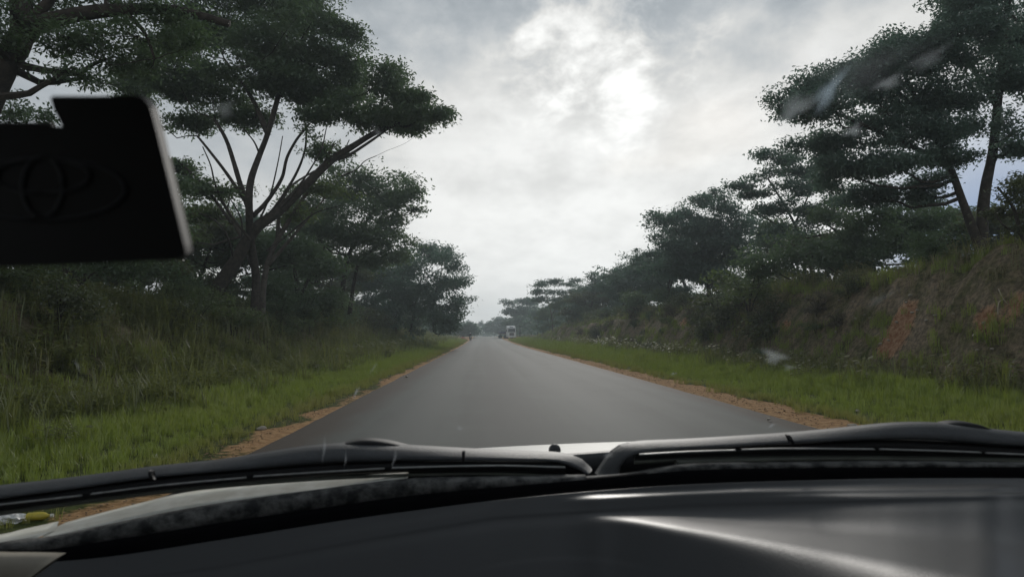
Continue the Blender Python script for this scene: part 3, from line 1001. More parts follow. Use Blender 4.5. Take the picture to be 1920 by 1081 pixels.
GL, GR = 'woodland trees behind the left bank', 'woodland trees behind the right bank'
LL = 'dark woodland tree in the thicket behind the trees of the left bank'
LR = 'hazy woodland tree in the thicket behind the trees of the right bank'
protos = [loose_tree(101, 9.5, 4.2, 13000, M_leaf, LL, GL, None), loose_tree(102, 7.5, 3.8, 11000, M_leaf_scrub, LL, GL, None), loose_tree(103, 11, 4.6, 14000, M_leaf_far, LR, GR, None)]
spots = []
rr = random.Random(5)
for (x, Y, p, s) in [(-16, 27, 1, .8), (-19, 33, 0, .8), (-17, 41, 1, .9), (-21, 47, 0, .95), (-16, 55, 0, .85), (-22, 60, 2, .9), (-15, 66, 1, 1.0), (-20, 72, 0, 1.05), (-14.5, 84, 2, .85), (-19, 92, 0, .95), (-13, 98, 2, .85), (-17, 110, 2, .95),
                     (-12, 122, 2, .8), (-16, 138, 0, .9), (-11.5, 150, 2, .7), (-26, 38, 0, 1.0), (-27, 55, 0, 1.1), (-13.5, 185, 0, .8), (-13, 240, 2, .7),
                     (21, 40, 1, .75), (24, 50, 0, .8), (22, 62, 0, .85), (19, 70, 2, .75), (24, 78, 2, .85), (18.5, 90, 2, .72), (22, 100, 2, .85), (17, 108, 1, .9), (20, 122, 2, .8), (16, 128, 0, .75), (19, 145, 2, .8), (15, 152, 0, .7), (17.5, 168, 2, .8),
                     (15, 185, 2, .7), (20, 200, 2, .9), (16, 240, 2, .9), (14, 262, 2, .85), (18, 290, 2, 1.0), (27, 33, 1, .7), (30, 42, 0, .8), (10, 380, 2, 1.0), (-9, 400, 2, .9), (0, 440, 2, 1.0)]:
    spots.append((x, Y, p, s))
used = set()
for (x, Y, p, s) in spots:
    f = foot(x, Y)
    lab, grp = (LL, GL) if x < 0 else (LR, GR)
    rz = rr.uniform(0, 6.28)
    if p not in used:
        used.add(p)
        o = protos[p]
        o.location = f
        o.rotation_euler = (0, 0, rz)
        o.scale = (s, s, s)
        o['label'] = lab
        o['group'] = grp
    else:
        copy_tree(protos[p], f, rz, s, lab, grp)


# far scrub and woodland beyond where single trees can be told apart
def far_mass():
    r = np.random.default_rng(77)
    n = 5200
    y = 150 + 330 * r.random(n) ** .8
    side = r.random(n) < .5
    x = np.where(side, 12.5 + 42 * r.random(n) ** 1.5 + 3 * ss(190, 240, y) * 0, -(10.5 + 42 * r.random(n) ** 1.5))
    top = 4.5 + 5.5 * (fbm(x * .08, y * .05, 7, 3) + .5) * np.minimum(1, np.abs(x) / 22)
    z = ground_z(x, y) + top * r.random(n) ** .8
    C = np.stack([x, y, z], 1)
    P = (C[:, None] + r.normal(0, 1, (n, 9, 3)) * np.array([.9, .9, .5])).reshape(-1, 3)
    V, F = leaf_arrays(P, .95, .5, r)
    m = 500
    yy = r.uniform(400, 520, m)
    xx = r.uniform(-16, 20, m)
    C2 = np.stack([xx, yy, ground_z(xx, yy) + r.uniform(0, 7, m)], 1)
    P2 = (C2[:, None] + r.normal(0, 1, (m, 12, 3)) * np.array([1.2, 1.2, .7])).reshape(-1, 3)
    V2, F2 = leaf_arrays(P2, 1.1, .6, r)
    F = np.vstack([F, F2 + len(V)])
    V = np.vstack([V, V2])
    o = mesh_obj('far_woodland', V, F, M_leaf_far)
    tag(o, 'far scrub and woodland massed on both sides where the road vanishes', None, kind='stuff')


far_mass()

# shrubs
def bush_proto(seed, h, w, ml, nleaf, leaf, label, group):
    r = np.random.default_rng(seed)
    strands = []
    for i in range(5):
        a = r.uniform(0, 6.28)
        d = np.array([math.cos(a), math.sin(a), 0]) * w * .5
        strands.append(([(0, 0, -.1), tuple(d * .3 + [0, 0, h * .4]), tuple(d + [0, 0, h * .8])], .025, .008))
    pads = [((r.normal(0, w * .4), r.normal(0, w * .4), h * r.uniform(.15, .85)), w * r.uniform(.25, .45), w * r.uniform(.25, .45), h * r.uniform(.12, .24)) for i in range(8)]
    return grow_tree('shrub', label, (0, 0, 0), strands, pads, leaf=leaf, nleaf=nleaf, ml=ml, seed=seed, group=group, clump=.14 * h, per=14, twig=.004, cat='shrub', auto=False, droop=.1)


SL = 'leafy dark shrub in the overgrown brush along the left bank'
SR = 'leafy shrub in the scrub along the crest of the right bank'
SD = 'brown dry shrub on the face of the right bank'
GS, GT, GU = 'shrubs along the left bank', 'shrubs along the right bank crest', 'dry shrubs on the right bank face'
bp = [bush_proto(201, 1.5, 1.0, M_leaf_scrub, 2600, (.12, .055), SL, GS), bush_proto(202, 1.9, 1.1, M_leaf, 2800, (.13, .06), SL, GS), bush_proto(203, 1.2, 1.1, M_leaf_lt, 2200, (.11, .05), SR, GT), bush_proto(204, 1.0, .9, M_leaf_dry, 1800, (.10, .035), SD, GU)]
bused = set()


def place_bush(p, x, Y, s, lab, grp, name=None):
    f = foot(x, Y)
    rz = rr.uniform(0, 6.28)
    if p not in bused:
        bused.add(p)
        o = bp[p]
        o.location = f
        o.rotation_euler = (0, 0, rz)
        o.scale = (s, s, s)
        o['label'] = lab
        o['group'] = grp
    else:
        o = copy_tree(bp[p], f, rz, s, lab, grp)
    return o


for i in range(46):
    Y = 9 + 95 * rr.random() ** 1.25
    x = -rr.uniform(9.6, 14.5)
    place_bush(rr.choice([0, 0, 1, 1, 2]), x, Y, rr.uniform(.6, 1.15) * (1 + Y / 160), SL, GS)
for i in range(44):
    Y = 15 + 110 * rr.random() ** 1.2
    x = rr.uniform(14.6, 17.5)
    place_bush(rr.choice([0, 1, 2, 0]), x, Y, rr.uniform(.55, 1.1) * (1 + Y / 160), SR, GT)
REDY = [bank_hit(a, b).y for a, b in ((1700, 590), (1668, 650))]
for i in range(24):
    Y = 14 + 60 * rr.random()
    if min(abs(Y - q_) for q_ in REDY) < 2.2:
        continue
    place_bush(rr.choice([0, 1, 2]), rr.uniform(11.2, 14.2), Y, rr.uniform(.25, .6), 'small leafy green shrub clinging to the face of the right bank', 'green shrubs on the right bank face')
for i in range(28):
    Y = 14 + 75 * rr.random()
    if min(abs(Y - q_) for q_ in REDY) < 2.2:
        continue
    x = rr.uniform(11.8, 13.9)
    place_bush(rr.choice([3, 3, 3, 0]), x, Y, rr.uniform(.45, .9) * (1 + Y / 200), SD, GU)
for (x_, Y_) in [(-10.2, 24), (-10.8, 26.5), (-11.6, 28), (-10.4, 29), (-12.4, 25.5), (-11.2, 31), (-9.8, 33), (-12.8, 29.5), (-10.6, 36)]:
    place_bush(rr.choice([0, 1, 2]), x_, Y_, rr.uniform(.8, 1.15), SL, GS)
for (px, py, s, lab) in [(1405, 600, 2.1, 'tall feathery green shrub spilling down the middle of the right bank'), (1350, 625, 1.8, 'broad green shrub at the foot of the right bank beside the feathery one'), (1440, 640, 1.5, 'low green shrub at the right bank foot under the feathery one')]:
    q = bank_hit(px, py)
    o = place_bush(2 if s > 2 else 0, q.x, q.y, s, lab, None)
    o.name = 'bank_shrub'
    if 'group' in o:
        del o['group']


# ------------------------------------------------------------------ small things on the ground
def rock_mesh(r, seed, m, name='stone', parent=None):
    bm = bmesh.new()
    bmesh.ops.create_icosphere(bm, subdivisions=2, radius=r)
    q = random.Random(seed)
    ax = (q.uniform(.8, 1.3), q.uniform(.7, 1.1), q.uniform(.5, .8))
    cuts = [(Vector((q.uniform(-1, 1), q.uniform(-1, 1), q.uniform(-1, 1))).normalized(), r * q.uniform(.55, .8)) for _ in range(6)]
    for v in bm.verts:
        for n_, d_ in cuts:
            k = v.co.dot(n_) - d_
            if k > 0:
                v.co -= n_ * k
        v.co = Vector((v.co.x * ax[0], v.co.y * ax[1], v.co.z * ax[2]))
    me = bpy.data.meshes.new(name)
    bm.to_mesh(me)
    bm.free()
    me.materials.append(m)
    o = bpy.data.objects.new(name, me)
    COL.objects.link(o)
    return o


M_white = pmat('white_litter', (.72, .72, .70), .5, .4, nscale=12, namp=.2)
M_yellow = pmat('yellow_plastic', (.62, .50, .06), .4, .5, nscale=8, namp=.25)
stones = [((490, 806), .07, 'pale round stone on the left gravel edge just beyond the wiper'), ((1268, 703), .10, 'small white stone on the right verge beside the mid road'), ((1598, 801), .07, 'white stone in the grass at the near end of the right sand strip'),
          ((1442, 798), .035, 'tiny pale stone lying on the asphalt near the right wiper'), ((762, 712), .06, 'grey stone at the left road edge by the yellow-green tuft'), ((1608, 772), .05, 'white chip in the grass just above the near right sand strip')]
for (px, py), r_, lab in stones:
    p = bank_hit(px, py)
    if XL < p.x < XR:
        p.z = .03
    o = rock_mesh(r_, int(px), M_stone)
    o.location = p + Vector((0, 0, r_ * .35))
    tag(o, lab, 'stone')
for i, (px, py) in enumerate([(1632, 600), (1622, 592), (1652, 648), (1708, 560), (1712, 588), (1738, 602), (1722, 585), (1790, 598), (1846, 612), (1828, 634), (1834, 660), (1862, 658), (1720, 673), (1606, 600), (1574, 566), (1568, 624), (1600, 568), (1700, 570), (1682, 606), (1668, 640), (1755, 597), (1282, 632)]):
    p = bank_hit(px, py)
    o = rock_mesh(rr.uniform(.035, .075), i + 50, M_stone, 'bank_stone')
    o.location = p + Vector((-.02, 0, .03))
    tag(o, 'small pale stone stuck in the earth of the right bank', 'stone', 'pale stones in the right bank')
# two dry bent sticks
for pts, lab in (([(1872, 541), (1878, 555), (1886, 566), (1896, 575)], 'long bleached bent stick near the top of the right bank'), ([(1880, 562), (1873, 566), (1871, 578), (1871, 589)], 'short pale hooked stick under the longer bleached one on the right bank')):
    P = []
    h = bank_hit(*pts[1])
    for i, q in enumerate(pts):
        P.append(at(q[0], q[1], h.y - .25))
    V, F = tube_arrays(catmull([tuple(v) for v in P], 4), [.012] * 13, 6)
    c = Vector(P[-1])
    o = mesh_obj('dry_stick', V - np.array(c), F, M_stick, smooth=True)
    o.location = c
    tag(o, lab, 'stick')


def crumpled(name, c, r, m, seed, lab, cat, sq=(1, 1, .6)):
    bm = bmesh.new()
    bmesh.ops.create_icosphere(bm, subdivisions=3, radius=r)
    q = np.random.default_rng(seed)
    ph = q.uniform(0, 10, 3)
    for v in bm.verts:
        k = 1 + .35 * math.sin(v.co.x / r * 4 + ph[0]) * math.sin(v.co.y / r * 5 + ph[1]) + .2 * math.sin(v.co.z / r * 9 + ph[2] + v.co.x / r * 6)
        v.co = Vector((v.co.x * k * sq[0], v.co.y * k * sq[1], v.co.z * k * sq[2]))
    me = bpy.data.meshes.new(name)
    bm.to_mesh(me)
    bm.free()
    me.materials.append(m)
    o = bpy.data.objects.new(name, me)
    COL.objects.link(o)
    o.location = Vector(c) + Vector((0, 0, r * .4))
    tag(o, lab, cat)
    return o


def bottle(c, rz):
    r = empty('bottle', c, 'yellow plastic bottle lying in the grass at the lower left under the wiper', 'bottle', rz=rz)
    pr = [(0, .0), (0, .032), (.01, .038), (.13, .038), (.16, .03), (.18, .014), (.20, .014)]
    n = 14
    V = [(x, math.cos(a) * q, math.sin(a) * q + .04) for (x, q) in pr for a in [2 * math.pi * i / n for i in range(n)]]
    F = [(l * n + i, l * n + (i + 1) % n, (l + 1) * n + (i + 1) % n, (l + 1) * n + i) for l in range(len(pr) - 1) for i in range(n)]
    mesh_obj('body', V, F, M_yellow, r, True)
    MB().tube([(.20, 0, .04), (.225, 0, .04)], .017, 12).build('cap', M_white, r)
    r.scale = (.85, .85, .85)


p = bank_hit(50, 979)
bottle(p + Vector((0, 0, .0)), .2)
crumpled('plastic_bag', bank_hit(18, 982), .075, M_white, 1, 'crumpled clear-white plastic bag in the grass left of the yellow bottle', 'litter')
crumpled('plastic_scrap', bank_hit(36, 978), .055, M_white, 2, 'small white plastic scrap between the bag and the yellow bottle', 'litter')
crumpled('paper_scrap', bank_hit(293, 860), .03, M_white, 3, 'upright white paper scrap in the grass right above the left wiper', 'litter', (.5, .5, 1.6))


# roadside heaps far left
def heap(c, rx, ry, h, m, seed, name, lab, cat):
    n = 18
    V, F = [], []
    for j in range(n):
        for i in range(n):
            u, v = i / (n - 1) * 2 - 1, j / (n - 1) * 2 - 1
            q = max(0, 1 - math.hypot(u, v))
            z = h * (q ** .8) * (1 + .6 * float(fbm(u * 3 + seed, v * 3, seed, 3)))
            V.append((u * rx, v * ry, z - .12))
    for j in range(n - 1):
        for i in range(n - 1):
            F.append((j * n + i, j * n + i + 1, (j + 1) * n + i + 1, (j + 1) * n + i))
    o = mesh_obj(name, V, F, m, smooth=True, loc=c)
    tag(o, lab, cat)


M_heap = pmat('orange_soil', (.42, .22, .10), .95, .1, nscale=1.2, col2=(.52, .36, .22), bump=.6, bscale=3)
M_heap_red = pmat('red_soil', (.34, .11, .07), .95, .1, nscale=1.2, col2=(.45, .24, .18), bump=.6, bscale=3)
for (px, Y, rx, h, m, lab) in [(848, 165, 1.6, .75, M_heap, 'leftmost low orange soil heap beside the far road'), (858, 168, 1.5, .8, M_heap, 'orange soil heap in the middle of the far left row'), (868, 165, 1.2, 1.0, M_heap_red, 'reddish soil heap nearest the motorcycle on the far left')]:
    q = at(px, 630, Y)
    heap(foot(q.x, Y), rx, 1.4, h, m, px, 'soil_heap', lab, 'soil heap')


# ------------------------------------------------------------------ far truck
def build_truck():
    Y = 196
    q = at(958, 630, Y)
    g = foot(q.x, Y)
    t = empty('truck', g, 'white semi truck with a low flatbed parked on the sandy right shoulder far ahead', 'truck', rz=math.radians(9))
    mw = pmat('truck_white_paint', (.78, .79, .80), .35, .5, nscale=2, namp=.1)
    mk = pmat('truck_black_plastic', (.02, .02, .022), .5, .4)
    mg = pmat('truck_glass', (.015, .02, .025), .08, .6)
    mr = pmat('trailer_red_brown', (.22, .075, .05), .7, .3, nscale=1.5, namp=.4)
    mt = pmat('tyre_rubber', (.02, .02, .02), .85, .2)
    mi = pmat('wheel_rim_grey', (.4, .4, .4), .4, .5, metal=.5)
    ml = pmat('lamp_lens', (.7, .7, .7), .15, .6)
    mb = pmat('tarpaulin_blue', (.05, .06, .14), .6, .3, nscale=2)
    # cab profile (y forward negative = towards camera), extruded over width
    prof = [(-1.15, .45), (-1.2, 1.0), (-1.18, 1.75), (-.95, 2.75), (-.75, 3.2), (.2, 3.62), (1.0, 3.62), (1.0, .6), (.6, .45)]
    V, F = [], []
    for x in (-1.22, -1.12, 1.12, 1.22):
        k = .97 if abs(x) > 1.2 else 1.0
        for (y, z) in prof:
            V.append((x, y * k, .45 + (z - .45) * (k if z > 2 else 1)))
    n = len(prof)
    for l in range(3):
        for i in range(n):
            F.append((l * n + i, l * n + (i + 1) % n, (l + 1) * n + (i + 1) % n, (l + 1) * n + i))
    F += [tuple(range(n)), tuple(range(3 * n, 4 * n))]
    cab = mesh_obj('cab', V, F, mw, t)
    MB().add([(-1.08, -1.20, 1.82), (1.08, -1.20, 1.82), (.98, -.99, 2.62), (-.98, -.99, 2.62), (-1.08, -1.1, 1.82), (1.08, -1.1, 1.82), (.98, -.9, 2.62), (-.98, -.9, 2.62)],
             [(0, 1, 2, 3), (4, 7, 6, 5), (0, 4, 5, 1), (3, 2, 6, 7), (0, 3, 7, 4), (1, 5, 6, 2)]) or None
    w = MB()
    w.add([(-1.08, -1.205, 1.82), (1.08, -1.205, 1.82), (.98, -1.0, 2.62), (-.98, -1.0, 2.62), (-1.08, -1.1, 1.82), (1.08, -1.1, 1.82), (.98, -.9, 2.62), (-.98, -.9, 2.62)],
          [(0, 1, 2, 3), (4, 7, 6, 5), (0, 4, 5, 1), (3, 2, 6, 7), (0, 3, 7, 4), (1, 5, 6, 2)])
    w.build('windscreen', mg, t)
    for s in (-1, 1):
        MB().box((s * .45, -1.26, 2.05), (.5, .02, .03)).build('wiper', mk, t)
    MB().box((0, -1.12, 2.78), (2.0, .3, .12), bev=.03).build('sun_visor', mk, t)
    MB().box((0, -.62, 3.25), (1.0, .2, .22), bev=.03).build('roof_window', mg, t)
    gr = MB().box((0, -1.21, 1.2), (1.3, .08, .85), bev=.03).build('grille', mk, t)
    for k in range(5):
        MB().box((0, -1.26, .88 + k * .15), (1.2, .03, .035)).build('slat', mi, gr)
    MB().box((0, -1.26, .55), (2.44, .3, .42), bev=.05).build('bumper', mw, t)
    for s in (-1, 1):
        MB().box((s * .92, -1.43, .62), (.38, .05, .2), bev=.02).build('headlight', ml, t)
        mi_ = MB().box((s * 1.45, -1.1, 2.25), (.22, .12, .75), bev=.04).build('mirror', mk, t)
        MB().tube([(s * 1.2, -1.0, 2.55), (s * 1.42, -1.1, 2.5)], .025).build('mirror_arm', mk, mi_)
        MB().box((s * 1.235, -.2, 2.2), (.02, .9, .65)).build('side_window', mg, t)
        MB().box((s * 1.3, -.9, 1.0), (.1, .6, .08)).build('step', mk, t)
    MB().tube([(1.0, 1.15, .9), (1.0, 1.15, 3.4)], .09, 10).build('exhaust_stack', mi, t)
    MB().tube([(-1.0, 1.2, .9), (-1.0, 1.2, 2.2)], .12, 10).build('air_intake', mw, t)
    MB().box((0, 4.2, .85), (.9, 7.5, .22)).build('chassis', mk, t)
    dk = MB().box((0, 7.8, 1.35), (2.5, 12.5, .22)).build('trailer_deck', mr, t)
    for k in range(9):
        MB().box((-1.27, 2.2 + k * 1.4, 1.35), (.03, .1, .26)).build('stake', mk, dk)
    MB().box((0, 1.65, 1.75), (2.45, .12, .75)).build('headboard', mr, t)
    MB().box((0, 11.8, 1.75), (2.3, 3.6, .5), bev=.12).build('tarpaulin', mb, t)
    for (y, xs) in ((-.45, (-1.05, 1.05)), (2.9, (-.98, .98)), (4.2, (-.98, .98)), (10.4, (-1.0, 1.0)), (11.6, (-1.0, 1.0)), (12.8, (-1.0, 1.0))):
        for x in xs:
            wh = MB().wheel((x, y, .5), .5, .3 if y < 0 else .5).build('wheel', mt, t)
            MB().wheel((x, y, .5), .36, .2).build('rim', mi, wh)


build_truck()


# ------------------------------------------------------------------ motorcycle and rider
def build_motorcycle():
    Y = 158
    q = at(882, 636, Y)
    z = float(base_z(Y)) + .03
    mk = pmat('motorcycle_black', (.02, .02, .022), .35, .5)
    mt = pmat('motorcycle_tyre', (.015, .015, .015), .9, .2)
    mm = pmat('motorcycle_metal', (.35, .35, .36), .3, .5, metal=.8)
    ml = pmat('headlamp_glass', (.75, .75, .72), .15, .6)
    t = empty('motorcycle', (q.x, Y, z), 'dark motorcycle with a rider at the far left edge of the road', 'motorcycle', rz=math.radians(12))
    for y in (-.65, .65):
        w = MB().wheel((0, y, .31), .31, .1, n=24).build('wheel', mt, t)
        MB().wheel((0, y, .31), .2, .06, n=16).build('rim', mm, w)
    MB().tube([(0, -.1, .45), (0, .3, .5), (0, .65, .31)], .05).tube([(0, -.1, .45), (0, -.38, .85)], .04).build('frame', mk, t)
    MB().box((0, .02, .42), (.28, .36, .3), bev=.05).build('engine', mm, t)
    MB().box((0, -.12, .82), (.28, .48, .22), bev=.08).build('fuel_tank', mk, t)
    MB().box((0, .38, .82), (.28, .62, .1), bev=.04).build('seat', mk, t)
    for s in (-1, 1):
        MB().tube([(s * .09, -.65, .31), (s * .09, -.4, .95)], .022).build('fork', mm, t)
    MB().tube([(-.38, -.3, 1.05), (-.2, -.4, 1.0), (.2, -.4, 1.0), (.38, -.3, 1.05)], .016).build('handlebar', mk, t)
    MB().wheel((0, -.52, .9), .1, .08, 'y').box((0, -.52, .9), (.14, .07, .14), bev=.02).build('headlight', ml, t)
    MB().box((0, -.66, .66), (.12, .5, .03)).build('mudguard', mk, t)
    MB().tube([(.14, 0, .28), (.16, .7, .36)], .045).build('exhaust', mm, t)
    # rider: one skinned body
    r = empty('person', (q.x, Y, z), 'rider in dark jacket and white helmet sitting on the far motorcycle', 'person', rz=math.radians(12))
    vs = [((0, .35, .92), .15), ((0, .32, 1.15), .15), ((0, .24, 1.38), .17), ((0, .18, 1.5), .065), ((0, .15, 1.62), .1),
          ((-.2, .24, 1.42), .075), ((-.33, .02, 1.2), .055), ((-.34, -.26, 1.07), .04), ((.2, .24, 1.42), .075), ((.33, .02, 1.2), .055), ((.34, -.26, 1.07), .04),
          ((-.13, .3, .9), .1), ((-.24, -.08, .78), .075), ((-.2, .12, .36), .05), ((-.2, -.02, .3), .045), ((.13, .3, .9), .1), ((.24, -.08, .78), .075), ((.2, .12, .36), .05), ((.2, -.02, .3), .045)]
    ed = [(0, 1), (1, 2), (2, 3), (3, 4), (2, 5), (5, 6), (6, 7), (2, 8), (8, 9), (9, 10), (0, 11), (11, 12), (12, 13), (13, 14), (0, 15), (15, 16), (16, 17), (17, 18)]
    me = bpy.data.meshes.new('body')
    me.from_pydata([v[0] for v in vs], ed, [])
    me.materials.append(pmat('dark_clothing', (.03, .028, .035), .85, .2, nscale=8))
    b = bpy.data.objects.new('body', me)
    COL.objects.link(b)
    b.parent = r
    b.modifiers.new('skin', 'SKIN')
    for i, (_, rad) in enumerate(vs):
        me.skin_vertices[0].data[i].radius = (rad, rad)
    me.skin_vertices[0].data[0].use_root = True
    b.modifiers.new('sub', 'SUBSURF').levels = 1
    h = rock_mesh(.16, 3, pmat('white_helmet', (.75, .75, .75), .3, .5), 'helmet')
    h.location = (0, .14, 1.68)
    h.parent = r
    h.scale = (1, 1, 1.5)


build_motorcycle()

# ------------------------------------------------------------------ the car around the camera
CX = .2


def yb(x):
    return 1.14 - .22 * ((x - CX) / .9) ** 2


def cp(px, py, dy=0.0):
    d = ray(px, py)
    k = d.x / d.y
    Y = 1.0
    for _ in range(12):
        Y = yb(k * Y) + dy
    return EYE + d * (Y / d.y)


M_rub = pmat('wiper_black_plastic', (.040, .043, .047), .55, .45, nscale=30, namp=.3, bump=.15, bscale=300)
M_rub2 = pmat('rubber_black', (.008, .008, .009), .6, .3)
M_metal = pmat('wiper_spring_grey', (.30, .30, .29), .4, .5, nscale=60, namp=.35)
M_seal = pmat('dusty_seal', (.020, .021, .022), .8, .25, nscale=38, col2=(.13, .13, .125), bump=.5, bscale=120)
M_body = pmat('dusty_white_lifted', (.80, .80, .74), .4, .5, nscale=26, col2=(.64, .63, .56), bump=.1, bscale=60)  # the car's white, lightened on the fender to make up for shade
M_gap_black = pmat('gap_black', (.004, .004, .005), .95, .05)  # near-black; also paints in the shade of the deep gap under the seal
M_dash = pmat('dashboard_plastic', (.009, .010, .012), .42, .5, coat=.12, nscale=9, namp=.25, bump=.10, bscale=500)
M_beige = pmat('beige_trim', (.30, .27, .22), .7, .3, nscale=30, namp=.15)
M_lining = pmat('roof_lining', (.10, .095, .085), .95, .1)
M_cowl = pmat('cowl_grey', (.07, .075, .06), .6, .4, nscale=14, namp=.4)
car = empty('car', (CX, 0, 0), 'white car whose black dashboard, wipers and bonnet fill the bottom of the view', 'car')
OFF = np.array([CX, 0, 0])


def resample(pts, n):
    P = catmull(np.array(pts, float), 12)
    d = np.concatenate([[0], np.cumsum(np.linalg.norm(np.diff(P, axis=0), axis=1))])
    t = np.linspace(0, d[-1], n)
    return np.stack([np.interp(t, d, P[:, i]) for i in range(P.shape[1])], 1)


def band(name, top, bot, m, parent, dy=0.0, thick=.02, bulge=.006, n=70, dyb=None, taper=False):
    """solid strip between two curves lying on the curved sheet at the foot of the windscreen"""
    def ext(c):
        c = list(c)
        if c[-1][0] >= 2050:
            c.append((2340, c[-1][1] + 26))
        if c[0][0] <= -60:
            c.insert(0, (-300, c[0][1] + (300 + c[0][0]) * .15))
        return c
    top, bot = ext(top), ext(bot)
    T, B = resample(top, n), resample(bot, n)
    dyb = dy if dyb is None else dyb
    R = []
    for i in range(n):
        hh = max(0.0, min(1.0, (B[i][1] - T[i][1] - 3) / 24)) if taper else 1.0
        a, b = cp(T[i][0], T[i][1], dyb + (dy - dyb) * hh), cp(B[i][0], B[i][1], dyb)
        back = Vector((0, thick, 0))
        f = Vector((0, -bulge, 0))
        R.append([a + back, a + (b - a) * .04 + back * .3, a + (b - a) * .2 + f * .8, a + (b - a) * .5 + f, a + (b - a) * .8 + f * .8, b + (a - b) * .04 + back * .3, b + back])
    k = 7
    V = [v for r_ in R for v in r_]
    F = []
    for i in range(n - 1):
        for j in range(k):
            q = (j + 1) % k
            F.append((i * k + j, i * k + q, (i + 1) * k + q, (i + 1) * k + j))
    F += [tuple(range(k)), tuple(reversed(range((n - 1) * k, n * k)))]
    return mesh_obj(name, np.array([tuple(v) for v in V]) - (OFF if parent is car else OFF), F, m, parent, True)


# wipers
wl = band('wiper', [(-90, 925), (0, 914), (130, 899), (270, 880), (400, 866), (500, 850), (570, 840), (650, 834), (760, 838), (870, 844), (960, 848), (1050, 852), (1090, 862), (1112, 880)],
          [(-90, 952), (0, 938), (130, 920), (280, 899), (400, 888), (500, 880), (600, 872), (700, 868), (800, 866), (870, 866), (960, 866), (1040, 868), (1078, 880), (1100, 890)], M_rub, car, .085, .03, .0015, dyb=.05)
wr = band('wiper', [(1120, 892), (1136, 868), (1152, 848), (1172, 836), (1210, 830), (1300, 826), (1480, 815), (1580, 806), (1680, 796), (1750, 794), (1810, 798), (1870, 806), (1960, 815), (2060, 822)],
          [(1164, 892), (1168, 874), (1176, 862), (1196, 853), (1240, 848), (1320, 843), (1480, 834), (1580, 829), (1680, 826), (1750, 828), (1810, 832), (1870, 837), (1960, 842), (2060, 850)], M_rub, car, .095, .03, .0015, dyb=.06)
for par, segs in ((wl, [((-90, 958), (0, 946), (80, 937), (150, 929)), ((170, 926), (300, 910), (460, 895)), ((475, 893), (600, 885), (720, 878)), ((735, 877), (850, 874), (950, 873), (1060, 876))]),
                  (wr, [((1200, 852), (1290, 847), (1380, 844)), ((1392, 843), (1480, 841), (1640, 842)), ((1652, 842), (1760, 845), (1840, 848)), ((1852, 849), (1920, 852), (2050, 860))])):
    for s in segs:
        band('spring_strip', [(a, b - 1.4) for a, b in s], [(a, b + 1.4) for a, b in s], M_metal, par, .045, .006, .001, 16)
band('blade', [(-90, 950), (0, 936), (280, 897), (500, 878), (700, 866), (1060, 866)], [(-90, 975), (0, 962), (280, 925), (500, 902), (700, 888), (900, 884), (1060, 888)], M_rub2, wl, .062, .012, .002)
band('blade', [(1190, 850), (1320, 842), (1480, 833), (1680, 825), (1920, 838), (2060, 848)], [(1190, 862), (1320, 856), (1480, 852), (1680, 852), (1920, 862), (2060, 870)], M_rub2, wr, .075, .012, .002)
band('blade_edge', [(-90, 972), (0, 959), (280, 922), (500, 901), (700, 890), (900, 886), (1060, 890), (1110, 893)], [(-90, 980), (0, 967), (280, 929), (500, 908), (700, 896), (900, 891), (1060, 894), (1110, 896)], M_cowl, wl, .05, .006, .002)
band('blade_edge', [(1190, 864), (1320, 858), (1480, 855), (1680, 855), (1920, 862), (2060, 868)], [(1190, 870), (1320, 864), (1480, 860), (1680, 859), (1920, 866), (2060, 872)], M_cowl, wr, .06, .006, .002)
band('joint', [(277, 882), (284, 884)], [(281, 901), (288, 900)], M_rub2, wl, .038, .01, .001, 4)
band('joint', [(866, 845), (872, 845)], [(866, 867), (871, 867)], M_rub2, wl, .038, .01, .001, 4)
band('joint', [(1476, 815), (1482, 815)], [(1486, 835), (1491, 834)], M_rub2, wr, .048, .01, .001, 4)
band('wiper_arm', [(640, 832), (680, 825), (720, 828), (765, 838)], [(640, 842), (680, 840), (720, 842), (765, 845)], M_rub2, wl, .10, .03, .004, 20)
band('wiper_arm', [(1765, 798), (1800, 791), (1840, 795), (1872, 808)], [(1765, 806), (1800, 806), (1840, 812), (1872, 820)], M_rub2, wr, .11, .03, .004, 20)
# cowl, seals, fender
band('cowl_panel', [(1040, 854), (1100, 850), (1160, 846), (1250, 845)], [(1040, 905), (1100, 905), (1160, 905), (1250, 900)], M_rub, car, .22, .02, .002, 24)
band('cowl_panel', [(286, 939), (330, 924), (420, 911), (500, 900), (560, 890), (700, 872), (900, 868), (1100, 868)], [(286, 943), (330, 944), (420, 936), (500, 925), (560, 915), (700, 905), (900, 905), (1100, 900)], M_gap_black, car, .21, .02, .002, 24)
band('cowl_panel', [(1150, 850), (1300, 842), (1500, 832), (1700, 826), (1920, 836), (2100, 850)], [(1150, 895), (1300, 890), (1500, 882), (1700, 880), (1920, 885), (2100, 890)], M_rub2, car, .21, .02, .002)
band('cowl_trim', [(1270, 864), (1500, 858), (1700, 858), (1920, 862), (2060, 866)], [(1270, 872), (1500, 865), (1700, 864), (1920, 868), (2060, 872)], M_cowl, car, .04, .02, .002)
band('fender', [(84, 996), (150, 978), (240, 955), (310, 938), (420, 922), (560, 908), (760, 896)], [(84, 1014), (150, 1000), (240, 980), (310, 967), (420, 948), (560, 929), (760, 903)], M_body, car, .11, .05, .004, dyb=.02, taper=True)
band('fender_corner', [(-60, 1022), (0, 1009), (72, 993)], [(-60, 1034), (0, 1024), (62, 1012)], M_body, car, .16, .05, .01, 20, dyb=.02)
